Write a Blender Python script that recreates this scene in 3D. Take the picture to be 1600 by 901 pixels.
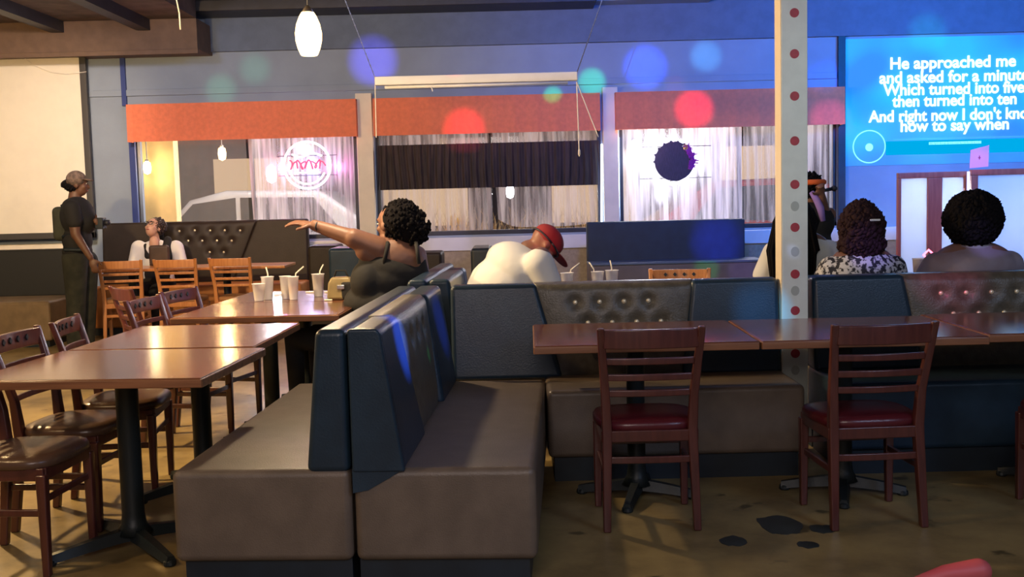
import bpy, bmesh, math, random
from mathutils import Vector, Matrix, noise
random.seed(7)
S = bpy.context.scene
C = S.collection
for o in list(bpy.data.objects): bpy.data.objects.remove(o)

# ------------------------------------------------------------------ camera
FPX, PITCH, ROLL, CZ = 1700.0, math.atan(145.0/1700.0), 0.025, 1.42
fwd = Vector((0, math.cos(PITCH), -math.sin(PITCH)))
up0 = Vector((0, math.sin(PITCH), math.cos(PITCH)))
rt0 = Vector((1, 0, 0))
rt = (rt0*math.cos(ROLL) - up0*math.sin(ROLL)).normalized()
up = (rt0*math.sin(ROLL) + up0*math.cos(ROLL)).normalized()
cam_d = bpy.data.cameras.new('camera'); cam = bpy.data.objects.new('camera', cam_d); C.objects.link(cam)
cam_d.sensor_width = 36.0; cam_d.lens = FPX/1600*36.0; cam_d.clip_start = 0.05; cam_d.clip_end = 200
M = Matrix((rt, up, -fwd)).transposed().to_4x4(); M.translation = Vector((0, 0, CZ)); cam.matrix_world = M
S.camera = cam
CAM = Vector((0, 0, CZ))
def ray(px, py): return rt*((px-800)/FPX) + up*((450.5-py)/FPX) + fwd
def W(px, py, Y):
    d = ray(px, py); return CAM + d*(Y/d.y)
def G(px, py, z):
    d = ray(px, py); return CAM + d*((z-CZ)/d.z)

# ------------------------------------------------------------------ view and world
S.view_settings.view_transform = 'Standard'; S.view_settings.look = 'None'
S.view_settings.gamma = 1; S.view_settings.use_curve_mapping = False
S.view_settings.exposure = 0.6
w = bpy.data.worlds.new('world'); S.world = w; w.use_nodes = True
w.node_tree.nodes['Background'].inputs[0].default_value = (0.30, 0.30, 0.42, 1)
w.node_tree.nodes['Background'].inputs[1].default_value = 0.17

# ------------------------------------------------------------------ lights
def point(loc, col, watts, r=0.08):
    l = bpy.data.lights.new('lamp_light', 'POINT'); l.color = col; l.energy = watts; l.shadow_soft_size = r
    o = bpy.data.objects.new('lamp_light', l); o.location = loc; C.objects.link(o); return o
def area(loc, target, col, watts, sx, sy=None):
    l = bpy.data.lights.new('area_light', 'AREA'); l.color = col; l.energy = watts
    l.shape = 'RECTANGLE'; l.size = sx; l.size_y = sy or sx
    o = bpy.data.objects.new('area_light', l); o.location = loc
    o.rotation_euler = (Vector(target)-Vector(loc)).to_track_quat('-Z', 'Y').to_euler(); C.objects.link(o); return o
def spot(loc, target, col, watts, deg, blend=0.5, r=0.02):
    l = bpy.data.lights.new('spot_light', 'SPOT'); l.color = col; l.energy = watts
    l.spot_size = math.radians(deg); l.spot_blend = blend; l.shadow_soft_size = r
    o = bpy.data.objects.new('spot_light', l); o.location = loc
    o.rotation_euler = (Vector(target)-Vector(loc)).to_track_quat('-Z', 'Y').to_euler(); C.objects.link(o); return o
YW = 12.6                                   # face of the back wall
# pendants (in frame one is built with its lamp further down); these hang outside the frame
point((-3.6, 6.3, 2.35), (1.0, 0.66, 0.30), 320, 0.07)
point((-3.0, 3.2, 2.5), (1.0, 0.66, 0.32), 55, 0.07)
# warm spot added to light the left wall area / projector screen
spot((-3.6, 8.3, 3.3), (-6.0, 12.5, 1.9), (1.0, 0.74, 0.50), 460, 58, 0.9, 0.15)
# soft warm house light behind the camera
area((-0.5, -1.0, 2.9), (0.1, 5.0, 0.3), (1.0, 0.83, 0.76), 56, 1.8)
area((3.2, 0.5, 3.2), (2.2, 5.6, 0.9), (0.50, 0.66, 1.0), 40, 1.2)
spot((0.6, 0.6, 2.6), (1.5, 5.7, 1.75), (0.80, 1.0, 0.92), 75, 17, 1.0, 0.1)  # cool spot added to brighten the post, no fixture there
area((1.0, 8.6, 3.4), (1.0, 9.4, 0.0), (0.40, 0.48, 1.0), 15, 3.0)
# warm light over the orange chairs
spot((-3.2, 9.6, 3.3), (-3.3, 12.0, 0.9), (1.0, 0.62, 0.30), 150, 50, 0.8, 0.1)
spot((-3.9, 8.6, 3.3), (-4.3, 12.6, 2.2), (0.45, 0.58, 1.0), 120, 75, 1.0, 0.2)  # cool wash added to offset the warm tone of the left wall
# blue stage wash on the right wall
spot((5.2, 8.0, 3.3), (5.3, 12.6, 2.6), (0.0, 0.22, 1.0), 900, 95, 1.0, 0.2)
spot((1.2, 8.3, 3.3), (2.3, 12.6, 2.9), (0.03, 0.16, 1.0), 330, 95, 1.0, 0.2)
spot((-1.4, 8.4, 3.3), (-1.2, 12.6, 2.7), (0.45, 0.55, 1.0), 70, 100, 1.0, 0.2)
spot((4.6, 9.5, 3.2), (5.0, 11.7, 0.9), (0.40, 0.48, 1.0), 110, 60, 1.0, 0.1)
# party light: coloured beams from one fixture above the camera
DISCO = Vector((-0.3, 2.2, 3.35)); DISCO_R = Vector((1.9, 2.6, 3.30))
def beam(px, py, Y, col, rpx, watts, blend=0.35, src=None):
    src = src or DISCO; watts *= 2.2; t = W(px, py, Y); d = (t-src).length
    r = rpx/FPX*Y
    spot(src, t, col, watts, math.degrees(2*math.atan(1.08*r/d)), max(blend, 0.85), 0.01)
beam(345, 140, YW, (0.2, 1.0, 0.45), 28, 420, 1.0)
beam(398, 108, YW, (0.2, 1.0, 0.55), 28, 330, 1.0)
beam(583, 95, YW, (0.12, 0.10, 1.0), 42, 1900, 0.6)
beam(1008, 105, YW, (0.02, 0.08, 1.0), 37, 3600, 0.5)
beam(1103, 88, YW, (0.10, 0.50, 1.0), 27, 1200, 0.5)
beam(925, 128, YW, (0.0, 1.0, 0.40), 24, 1700, 0.6)
beam(864, 150, YW, (0.0, 1.0, 0.35), 17, 1500, 0.8)
beam(1086, 175, YW, (1.0, 0.01, 0.14), 33, 1600, 0.5)
beam(726, 207, YW, (1.0, 0.02, 0.15), 36, 1300, 0.8)
beam(1055, 132, YW, (1.0, 0.15, 0.3), 18, 200, 1.0)
beam(1290, 122, YW, (0.0, 0.08, 1.0), 30, 1700, 0.5)
beam(1300, 190, YW, (0.6, 0.1, 1.0), 34, 800, 0.7)
beam(1448, 52, YW, (0.0, 0.8, 1.0), 34, 800, 1.0, src=DISCO_R)
beam(655, 570, 4.9, (0.0, 1.0, 0.25), 12, 110, 0.4, src=DISCO_R)
beam(1120, 378, 11.9, (0.02, 0.05, 1.0), 46, 2600, 1.0)
beam(1104, 420, 11.5, (0.1, 1.0, 0.15), 22, 600, 0.8)
beam(1160, 425, 11.5, (0.3, 0.2, 1.0), 26, 420, 0.6)
beam(1240, 394, 5.75, (0.35, 0.45, 1.0), 9, 60, 0.4)
beam(1482, 440, 5.8, (1.0, 0.1, 0.4), 60, 170, 1.0)
beam(1560, 410, 6.4, (0.4, 0.35, 1.0), 30, 220, 1.0)
beam(1365, 405, 6.3, (0.35, 0.25, 1.0), 38, 230, 0.9)
beam(852, 376, 6.75, (1.0, 0.03, 0.06), 30, 160, 0.6)
beam(575, 585, 4.3, (0.08, 0.18, 1.0), 58, 1600, 0.9, src=DISCO_R)
beam(690, 500, 5.4, (0.08, 0.15, 1.0), 50, 600, 1.0, src=DISCO_R)
beam(480, 490, 6.6, (0.5, 0.3, 1.0), 45, 60, 1.0)
beam(1180, 460, 5.6, (0.05, 0.5, 1.0), 50, 260, 1.0)
beam(700, 378, YW, (0.5, 0.45, 1.0), 40, 260, 0.6)
beam(1380, 350, YW, (0.5, 0.8, 1.0), 40, 200, 1.0)
beam(1490, 900, 3.8, (1.0, 0.10, 0.12), 60, 26, 0.9)

# ------------------------------------------------------------------ materials
MATS = {}
def mat(name, col, rough=0.5, metal=0.0, emit=None, es=0.0, spec=0.5, coat=0.0,
        var=0.0, vscale=8.0, bump=0.0, bscale=60.0, trans=0.0, stretch=(1, 1, 1), col2=None, thin=None, translucent=0.0, streak=0.0):
    if name in MATS: return MATS[name]
    m = bpy.data.materials.new(name); m.use_nodes = True; nt = m.node_tree; N = nt.nodes; L = nt.links
    b = N['Principled BSDF']
    b.inputs['Base Color'].default_value = (*col, 1); b.inputs['Roughness'].default_value = rough
    b.inputs['Metallic'].default_value = metal; b.inputs['Specular IOR Level'].default_value = spec
    b.inputs['Coat Weight'].default_value = coat; b.inputs['Coat Roughness'].default_value = 0.12
    b.inputs['Transmission Weight'].default_value = trans
    if emit: b.inputs['Emission Color'].default_value = (*emit, 1); b.inputs['Emission Strength'].default_value = es
    if var > 0 or bump > 0 or col2:
        tc = N.new('ShaderNodeTexCoord'); mp = N.new('ShaderNodeMapping'); mp.inputs['Scale'].default_value = stretch
        L.new(tc.outputs['Object'], mp.inputs['Vector'])
    if var > 0 or col2:
        n = N.new('ShaderNodeTexNoise'); n.inputs['Scale'].default_value = vscale; n.inputs['Detail'].default_value = 6
        L.new(mp.outputs[0], n.inputs['Vector'])
        r = N.new('ShaderNodeValToRGB'); r.color_ramp.elements[0].position = 0.35; r.color_ramp.elements[1].position = 0.65
        c2 = col2 or tuple(min(1, c*(1+var)) for c in col); c1 = col if col2 else tuple(c*(1-var) for c in col)
        r.color_ramp.elements[0].color = (*c1, 1); r.color_ramp.elements[1].color = (*c2, 1)
        L.new(n.outputs['Fac'], r.inputs[0]); L.new(r.outputs[0], b.inputs['Base Color'])
    if bump > 0:
        n2 = N.new('ShaderNodeTexNoise'); n2.inputs['Scale'].default_value = bscale; n2.inputs['Detail'].default_value = 4
        L.new(mp.outputs[0], n2.inputs['Vector'])
        bp = N.new('ShaderNodeBump'); bp.inputs['Strength'].default_value = bump; bp.inputs['Distance'].default_value = 0.004
        L.new(n2.outputs['Fac'], bp.inputs['Height']); L.new(bp.outputs[0], b.inputs['Normal'])
    if thin is not None:      # sheer cloth: part see-through, part translucent
        tr = N.new('ShaderNodeBsdfTransparent'); tl = N.new('ShaderNodeBsdfTranslucent'); tl.inputs[0].default_value = (*col, 1)
        mx0 = N.new('ShaderNodeMixShader'); mx0.inputs[0].default_value = translucent
        mx = N.new('ShaderNodeMixShader'); mx.inputs[0].default_value = 1-thin
        if streak:
            tc3 = N.new('ShaderNodeTexCoord'); mp3 = N.new('ShaderNodeMapping'); mp3.inputs['Scale'].default_value = (1, 0.2, 0.05)
            n3 = N.new('ShaderNodeTexNoise'); n3.inputs['Scale'].default_value = 22; n3.inputs['Detail'].default_value = 5
            mr = N.new('ShaderNodeMapRange'); mr.inputs[1].default_value = 0.36; mr.inputs[2].default_value = 0.62
            mr.inputs[3].default_value = max(0, 1-thin-streak); mr.inputs[4].default_value = min(1, 1-thin+streak)
            L.new(tc3.outputs['Object'], mp3.inputs[0]); L.new(mp3.outputs[0], n3.inputs['Vector']); L.new(n3.outputs['Fac'], mr.inputs[0]); L.new(mr.outputs[0], mx.inputs[0])
        L.new(b.outputs[0], mx0.inputs[1]); L.new(tl.outputs[0], mx0.inputs[2])
        L.new(tr.outputs[0], mx.inputs[1]); L.new(mx0.outputs[0], mx.inputs[2])
        L.new(mx.outputs[0], N['Material Output'].inputs[0])
    MATS[name] = m; return m

def glow(name, col, es):
    if name in MATS: return MATS[name]
    m = bpy.data.materials.new(name); m.use_nodes = True; nt = m.node_tree
    e = nt.nodes.new('ShaderNodeEmission'); e.inputs[0].default_value = (*col, 1); e.inputs[1].default_value = es
    nt.links.new(e.outputs[0], nt.nodes['Material Output'].inputs[0]); MATS[name] = m; return m

def floor_mat():
    m = bpy.data.materials.new('stained_concrete'); m.use_nodes = True; nt = m.node_tree; N = nt.nodes; L = nt.links
    b = N['Principled BSDF']; tc = N.new('ShaderNodeTexCoord')
    n = N.new('ShaderNodeTexNoise'); n.inputs['Scale'].default_value = 2.2; n.inputs['Detail'].default_value = 9; n.inputs['Roughness'].default_value = 0.65
    r = N.new('ShaderNodeValToRGB'); e = r.color_ramp.elements
    e[0].position = 0.30; e[0].color = (0.12, 0.085, 0.035, 1); e[1].position = 0.70; e[1].color = (0.36, 0.27, 0.11, 1)
    x = e.new(0.5); x.color = (0.26, 0.19, 0.08, 1)
    L.new(tc.outputs['Object'], n.inputs['Vector']); L.new(n.outputs['Fac'], r.inputs[0])
    v = N.new('ShaderNodeTexNoise'); v.inputs['Scale'].default_value = 5.5; v.inputs['Detail'].default_value = 3
    L.new(tc.outputs['Object'], v.inputs['Vector'])
    r2 = N.new('ShaderNodeValToRGB'); r2.color_ramp.elements[0].position = 0.30; r2.color_ramp.elements[0].color = (0.18, 0.2, 0.2, 1)
    r2.color_ramp.elements[1].position = 0.36; r2.color_ramp.elements[1].color = (1, 1, 1, 1)
    L.new(v.outputs['Fac'], r2.inputs[0])
    mx = N.new('ShaderNodeMix'); mx.data_type = 'RGBA'; mx.blend_type = 'MULTIPLY'; mx.inputs[0].default_value = 0.8
    L.new(r.outputs[0], mx.inputs[6]); L.new(r2.outputs[0], mx.inputs[7]); L.new(mx.outputs[2], b.inputs['Base Color'])
    b.inputs['Roughness'].default_value = 0.38; b.inputs['Specular IOR Level'].default_value = 0.4
    bp = N.new('ShaderNodeBump'); bp.inputs['Strength'].default_value = 0.15; bp.inputs['Distance'].default_value = 0.01
    L.new(n.outputs['Fac'], bp.inputs['Height']); L.new(bp.outputs[0], b.inputs['Normal'])
    return m
M_floor = floor_mat()
def wood(name, c1, c2, rough, coat=0.4, axis='x', scale=3.0):
    m = bpy.data.materials.new(name); m.use_nodes = True; nt = m.node_tree; N = nt.nodes; L = nt.links
    b = N['Principled BSDF']; tc = N.new('ShaderNodeTexCoord'); mp = N.new('ShaderNodeMapping')
    mp.inputs['Scale'].default_value = (1, 14, 14) if axis == 'x' else (14, 14, 1.2)
    n = N.new('ShaderNodeTexNoise'); n.inputs['Scale'].default_value = scale; n.inputs['Detail'].default_value = 8; n.inputs['Distortion'].default_value = 0.4
    r = N.new('ShaderNodeValToRGB'); r.color_ramp.elements[0].position = 0.3; r.color_ramp.elements[1].position = 0.7
    r.color_ramp.elements[0].color = (*c1, 1); r.color_ramp.elements[1].color = (*c2, 1)
    L.new(tc.outputs['Object'], mp.inputs[0]); L.new(mp.outputs[0], n.inputs['Vector']); L.new(n.outputs['Fac'], r.inputs[0])
    L.new(r.outputs[0], b.inputs['Base Color']); b.inputs['Roughness'].default_value = rough
    b.inputs['Coat Weight'].default_value = coat; b.inputs['Coat Roughness'].default_value = 0.15
    bp = N.new('ShaderNodeBump'); bp.inputs['Strength'].default_value = 0.06; bp.inputs['Distance'].default_value = 0.002
    L.new(n.outputs['Fac'], bp.inputs['Height']); L.new(bp.outputs[0], b.inputs['Normal'])
    MATS[name] = m; return m
M_table = wood('table_wood', (0.10, 0.030, 0.014), (0.20, 0.070, 0.034), 0.22, 0.55)
M_tedge = wood('table_edge', (0.16, 0.065, 0.03), (0.30, 0.13, 0.06), 0.4, 0.2)
M_chair = wood('mahogany', (0.060, 0.014, 0.012), (0.10, 0.026, 0.020), 0.32, 0.5, 'z')
M_ochair = wood('honey_wood', (0.42, 0.16, 0.05), (0.58, 0.25, 0.09), 0.35, 0.4, 'z')
M_redwood = wood('red_wood', (0.30, 0.05, 0.03), (0.42, 0.09, 0.05), 0.4, 0.2, 'z')
M_iron = mat('black_iron', (0.012, 0.018, 0.020), 0.45, 0.2, bump=0.2, bscale=120)
M_navy = mat('navy_vinyl', (0.015, 0.034, 0.058), 0.34, spec=0.4, bump=0.25, bscale=140, var=0.2, vscale=5)
M_brown = mat('brown_vinyl', (0.135, 0.105, 0.082), 0.42, bump=0.35, bscale=170, var=0.12, vscale=9)
M_tuft = mat('bronze_vinyl', (0.105, 0.095, 0.072), 0.32, bump=0.6, bscale=120, var=0.2, vscale=20)
M_dkbrown = mat('dark_brown_vinyl', (0.026, 0.018, 0.013), 0.50, spec=0.3, bump=0.3, bscale=120, var=0.15, vscale=6)
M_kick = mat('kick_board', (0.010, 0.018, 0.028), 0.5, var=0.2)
M_orangev = mat('tan_orange_vinyl', (0.55, 0.22, 0.06), 0.5, var=0.1)
M_btn = mat('brass_button', (0.90, 0.80, 0.55), 0.25, 0.35)
M_pad = mat('burgundy_vinyl', (0.085, 0.010, 0.016), 0.30, bump=0.2, bscale=90)
M_wall = mat('grey_blue_paint', (0.28, 0.34, 0.42), 0.7, var=0.05, vscale=3, bump=0.15, bscale=40)
M_cream = mat('cream_paint', (0.85, 0.76, 0.60), 0.6, var=0.05, vscale=5)
M_white = mat('white_paint', (0.72, 0.72, 0.72), 0.5, var=0.03)
M_wains = mat('tan_wainscot', (0.34, 0.27, 0.18), 0.6, var=0.12, vscale=30, bump=0.2)
M_ceil = mat('dark_ceiling_paint', (0.055, 0.042, 0.036), 0.75, var=0.25, vscale=4, bump=0.3)
M_duct = mat('brown_soffit_paint', (0.14, 0.085, 0.055), 0.7, var=0.12, vscale=8)
M_dark = mat('dark_trim_paint', (0.018, 0.020, 0.032), 0.5, var=0.2)
M_blue = mat('blue_trim_paint', (0.025, 0.05, 0.22), 0.5)
M_orange = mat('orange_valance_cloth', (0.88, 0.23, 0.11), 0.8, var=0.06, vscale=20, bump=0.3, bscale=200)
M_screen = mat('projector_screen_cloth', (0.82, 0.76, 0.62), 0.7, var=0.02)
M_sheer = mat('sheer_curtain', (0.76, 0.70, 0.74), 0.8, thin=0.45, translucent=0.6, streak=0.28)
M_sheerd = mat('grey_sheer_curtain', (0.50, 0.44, 0.43), 0.8, thin=0.55, translucent=0.6, streak=0.26)
M_dcurt = mat('black_cafe_curtain', (0.030, 0.018, 0.016), 0.7, bump=0.3, bscale=50, stretch=(8, 8, 1), var=0.5, vscale=4)
M_plate = mat('post_paint', (0.74, 0.80, 0.74), 0.45, var=0.04, vscale=12)
M_post2 = mat('post_cream_paint', (0.85, 0.74, 0.55), 0.5)
M_reddot = mat('red_dot_paint', (0.42, 0.035, 0.05), 0.5, var=0.1, vscale=40)
M_cup = mat('clear_plastic', (0.95, 0.95, 0.97), 0.15, thin=0.30, translucent=0.12)
M_ice = mat('milky_drink', (0.85, 0.80, 0.62), 0.3, var=0.1, vscale=60)
M_peach = mat('peach_drink', (0.85, 0.42, 0.20), 0.3)
M_straw = mat('straw_plastic', (0.85, 0.80, 0.68), 0.4)
M_metal = mat('bright_metal', (0.6, 0.6, 0.6), 0.3, 1.0)

def clear_glass():
    m = bpy.data.materials.new('clear_pane'); m.use_nodes = True; nt = m.node_tree; N = nt.nodes; L = nt.links
    t = N.new('ShaderNodeBsdfTransparent'); g = N.new('ShaderNodeBsdfGlossy'); g.inputs['Roughness'].default_value = 0.04
    x = N.new('ShaderNodeMixShader'); x.inputs[0].default_value = 0.035
    L.new(t.outputs[0], x.inputs[1]); L.new(g.outputs[0], x.inputs[2]); L.new(x.outputs[0], N['Material Output'].inputs[0]); return m
M_glass = clear_glass()
# ------------------------------------------------------------------ mesh helpers
def new(name, bm, m, parent=None, smooth=False, bevel=0, seg=2):
    me = bpy.data.meshes.new(name); bmesh.ops.recalc_face_normals(bm, faces=bm.faces); bm.to_mesh(me); bm.free()
    if m: me.materials.append(m)
    o = bpy.data.objects.new(name, me); C.objects.link(o)
    if smooth:
        for p in me.polygons: p.use_smooth = True
    if bevel > 0:
        b = o.modifiers.new('bevel', 'BEVEL'); b.width = bevel; b.segments = seg; b.limit_method = 'ANGLE'; b.angle_limit = 0.6
        for p in me.polygons: p.use_smooth = True
        wn = o.modifiers.new('wn', 'WEIGHTED_NORMAL')
    if parent: o.parent = parent
    return o
def thing(name, label, cat, loc=(0, 0, 0), rz=0, group=None):
    o = bpy.data.objects.new(name, None); C.objects.link(o); o.location = loc; o.rotation_euler = (0, 0, rz); o.empty_display_size = 0.1
    o['label'] = label; o['category'] = cat
    if group: o['group'] = group
    return o
def tag(o, label, cat, group=None):
    o['label'] = label; o['category'] = cat
    if group: o['group'] = group
    return o
def struct(o): o['kind'] = 'structure'; return o
def copy_tree(o, parent=None):
    c = o.copy(); C.objects.link(c)
    if parent: c.parent = parent
    for ch in list(o.children): copy_tree(ch, c)
    return c
def BM(): return bmesh.new()
def box(bm, x0, x1, y0, y1, z0, z1):
    vs = [bm.verts.new((x, y, z)) for z in (z0, z1) for (x, y) in ((x0, y0), (x1, y0), (x1, y1), (x0, y1))]
    for f in ((0, 1, 2, 3), (4, 5, 6, 7), (0, 1, 5, 4), (1, 2, 6, 5), (2, 3, 7, 6), (3, 0, 4, 7)):
        bm.faces.new([vs[i] for i in f])
def prism(bm, pts, axis, a0, a1):
    """pts 2-D polygon; axis 'x': pts=(y,z); 'y': pts=(x,z); 'z': pts=(x,y)"""
    def mk(p, a):
        return {'x': (a, p[0], p[1]), 'y': (p[0], a, p[1]), 'z': (p[0], p[1], a)}[axis]
    A = [bm.verts.new(mk(p, a0)) for p in pts]; B = [bm.verts.new(mk(p, a1)) for p in pts]
    bm.faces.new(A); bm.faces.new(B); n = len(pts)
    for i in range(n): bm.faces.new((A[i], A[(i+1) % n], B[(i+1) % n], B[i]))
def bar(bm, pts, w, d):
    """box section swept along near-vertical path, section axes x (w) and y (d)"""
    rings = []
    for i, p in enumerate(pts):
        ww = w[i] if isinstance(w, (list, tuple)) else w; dd = d[i] if isinstance(d, (list, tuple)) else d
        rings.append([bm.verts.new((p[0]+sx*ww/2, p[1]+sy*dd/2, p[2])) for sx, sy in ((-1, -1), (1, -1), (1, 1), (-1, 1))])
    bm.faces.new(rings[0]); bm.faces.new(rings[-1])
    for a, b in zip(rings, rings[1:]):
        for k in range(4): bm.faces.new((a[k], a[(k+1) % 4], b[(k+1) % 4], b[k]))
def tube(bm, pts, r, n=10):
    pts = [Vector(p) for p in pts]; rings = []
    prev = None
    for i, p in enumerate(pts):
        t = (pts[min(i+1, len(pts)-1)] - pts[max(i-1, 0)]).normalized()
        if prev is None:
            a = t.orthogonal().normalized()
        else:
            a = (prev - t*prev.dot(t)); a = a.normalized() if a.length > 1e-6 else t.orthogonal().normalized()
        prev = a; b = t.cross(a)
        rr = r[i] if isinstance(r, (list, tuple)) else r
        rings.append([bm.verts.new(p + (a*math.cos(q)+b*math.sin(q))*rr) for q in [2*math.pi*k/n for k in range(n)]])
    bm.faces.new(rings[0]); bm.faces.new(rings[-1])
    for A, B in zip(rings, rings[1:]):
        for k in range(n): bm.faces.new((A[k], A[(k+1) % n], B[(k+1) % n], B[k]))
def lathe(bm, prof, cx=0, cy=0, n=24, cap=True):
    rings = [[bm.verts.new((cx+r*math.cos(2*math.pi*k/n), cy+r*math.sin(2*math.pi*k/n), z)) for k in range(n)] for r, z in prof]
    for A, B in zip(rings, rings[1:]):
        for k in range(n): bm.faces.new((A[k], A[(k+1) % n], B[(k+1) % n], B[k]))
    if cap: bm.faces.new(rings[0]); bm.faces.new(rings[-1])
def ball(bm, c, r, sub=2, sc=(1, 1, 1), rot=None):
    m = Matrix.Translation(Vector(c)) @ (rot.to_4x4() if rot else Matrix.Identity(4)) @ Matrix.Diagonal((r*sc[0], r*sc[1], r*sc[2], 1))
    bmesh.ops.create_icosphere(bm, subdivisions=sub, radius=1, matrix=m)
def arcrail(bm, x0, x1, y, z0, z1, th, bow, n=10, drop=0.0):
    """a rail between x0..x1, bowed in -y by bow, from z0 to z1"""
    rings = []
    for i in range(n+1):
        t = i/n; x = x0+(x1-x0)*t; k = 1-(2*t-1)**2; yy = y-bow*k; dz = -drop*k
        rings.append([bm.verts.new(v) for v in ((x, yy-th/2, z0+dz), (x, yy+th/2, z0+dz), (x, yy+th/2, z1+dz), (x, yy-th/2, z1+dz))])
    bm.faces.new(rings[0]); bm.faces.new(rings[-1])
    for A, B in zip(rings, rings[1:]):
        for k in range(4): bm.faces.new((A[k], A[(k+1) % 4], B[(k+1) % 4], B[k]))
RAD = math.radians

# ------------------------------------------------------------------ room
bm = BM(); box(bm, -7.5, 7.5, -3.0, YW+0.3, -0.1, 0); struct(new('floor', bm, M_floor))
ZC = 3.62
bm = BM(); box(bm, -7.5, 7.5, -3.0, YW+0.3, ZC, ZC+0.1); struct(new('ceiling', bm, M_ceil))
bm = BM(); box(bm, -7.6, -7.5, -3.0, YW+0.3, 0, ZC); struct(new('wall_left', bm, M_wall))
bm = BM(); box(bm, 7.5, 7.6, -3.0, YW+0.3, 0, ZC); struct(new('wall_right', bm, M_wall))
def xw(px, Y=YW): return W(px, 300, Y).x
# window openings in the back wall
ZS, ZT = 0.98, 2.50
wins = [(xw(212), xw(560)), (xw(589), xw(940)), (xw(969), xw(1308))]
bm = BM()
box(bm, -7.5, 7.5, YW, YW+0.3, 0, ZS); box(bm, -7.5, 7.5, YW, YW+0.3, ZT, ZC)
xs = [-7.5] + [v for p in wins for v in p] + [7.5]
for i in range(0, len(xs), 2): box(bm, xs[i], xs[i+1], YW, YW+0.3, ZS, ZT)
struct(new('wall_back', bm, M_wall))
# upper soffit step and thin ledge
bm = BM(); box(bm, -3.4, 7.5, YW-0.06, YW, 3.13, ZC); struct(new('trim_1', bm, mat('shaded_slate_blue', (0.13, 0.17, 0.24), 0.7, var=0.08), bevel=0.004))  # darker slate blue paints in the ceiling's shadow on this band
bm = BM(); box(bm, -7.0, xw(1306), YW-0.03, YW, 2.66, 2.73); struct(new('trim_2', bm, M_wall, bevel=0.004))
# wainscot and sill band under the windows
bm = BM(); box(bm, wins[0][1]-1.3, wins[2][1]+0.9, YW-0.02, YW, 0, 0.80); struct(new('trim_3', bm, M_wains))
bm = BM(); box(bm, wins[0][0], wins[2][1]+0.75, YW-0.05, YW, 0.80, 0.955); struct(new('trim_4', bm, M_white, bevel=0.006))
# cream piers between windows
for i, (a, b) in enumerate(((562, 587), (943, 966))):
    bm = BM(); box(bm, xw(a), xw(b), YW-0.10, YW, 0.80, 2.62); struct(new('trim_%d' % (5+i), bm, M_cream, bevel=0.005))
# dark corner strips beside window 1, window 3
bm = BM(); box(bm, xw(200), xw(207), YW-0.04, YW, 2.55, 3.2); box(bm, xw(207), xw(216), YW-0.04, YW, 0.9, 2.55); struct(new('trim_7', bm, M_blue))
bm = BM(); box(bm, xw(1308), xw(1319), YW-0.05, YW, 0.95, ZC); struct(new('trim_8', bm, M_dark))
bm = BM(); box(bm, -3.5, 1.0, YW-0.55, YW-0.07, 3.50, ZC); struct(new('trim_9', bm, M_dark, bevel=0.01))
bm = BM(); box(bm, 1.0, 2.3, YW-0.35, YW-0.07, 3.54, 3.60); struct(new('trim_10', bm, M_wall))
# lit strip to the left of window 1 stays plain wall
# windows: frames, mullion and glass
for i, (a, b) in enumerate(wins):
    fr = BM()
    for x in (a, b-0.04): box(fr, x, x+0.04, YW+0.02, YW+0.12, ZS, ZT)
    box(fr, a, b, YW+0.02, YW+0.12, ZS, ZS+0.05); box(fr, a, b, YW+0.02, YW+0.12, ZT-0.05, ZT)
    mx = {0: xw(390), 1: xw(766), 2: xw(1160)}[i]
    box(fr, mx-0.02, mx+0.02, YW+0.16, YW+0.22, ZS, ZT)
    f = struct(new('window_%d' % (i+1), fr, M_dark, bevel=0.004))
    g = BM(); box(g, a+0.02, b-0.02, YW+0.185, YW+0.195, ZS, ZT); new('glass_pane', g, M_glass, f)

# orange valances
def valance(a, b, label):
    bm = BM(); x0, x1 = xw(a, YW-0.2), xw(b, YW-0.2)
    n = 40
    top, bot = [], []
    for i in range(n+1):
        x = x0+(x1-x0)*i/n; dy = 0.004*math.sin(i*1.7)
        top.append((x, YW-0.2+dy)); bot.append((x, YW-0.2-0.01+dy*1.5))
    def ring(x, y, z): return bm.verts.new((x, y, z))
    R = [[ring(t[0], t[1], 2.55), ring(b_[0], b_[1], 2.13), ring(b_[0], b_[1]+0.012, 2.13), ring(t[0], t[1]+0.012, 2.535)] for t, b_ in zip(top, bot)]
    for A, B in zip(R, R[1:]):
        for k in range(4): bm.faces.new((A[k], A[(k+1) % 4], B[(k+1) % 4], B[k]))
    bm.faces.new(R[0]); bm.faces.new(R[-1])
    box(bm, x0, x1, YW-0.195, YW-0.03, 2.537, 2.55); box(bm, x0, x0+0.012, YW-0.195, YW-0.03, 2.13, 2.55); box(bm, x1-0.012, x1, YW-0.195, YW-0.03, 2.13, 2.55)
    tag(new('window_valance', bm, M_orange, smooth=False), label, 'valance', None)
valance(204, 561, 'orange cloth valance over the left window with the pink neon sign')
valance(587, 940, 'orange cloth valance over the middle window behind the hanging white screen case')
valance(964, 1320, 'orange-red cloth valance over the right window, partly behind the post')

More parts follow.
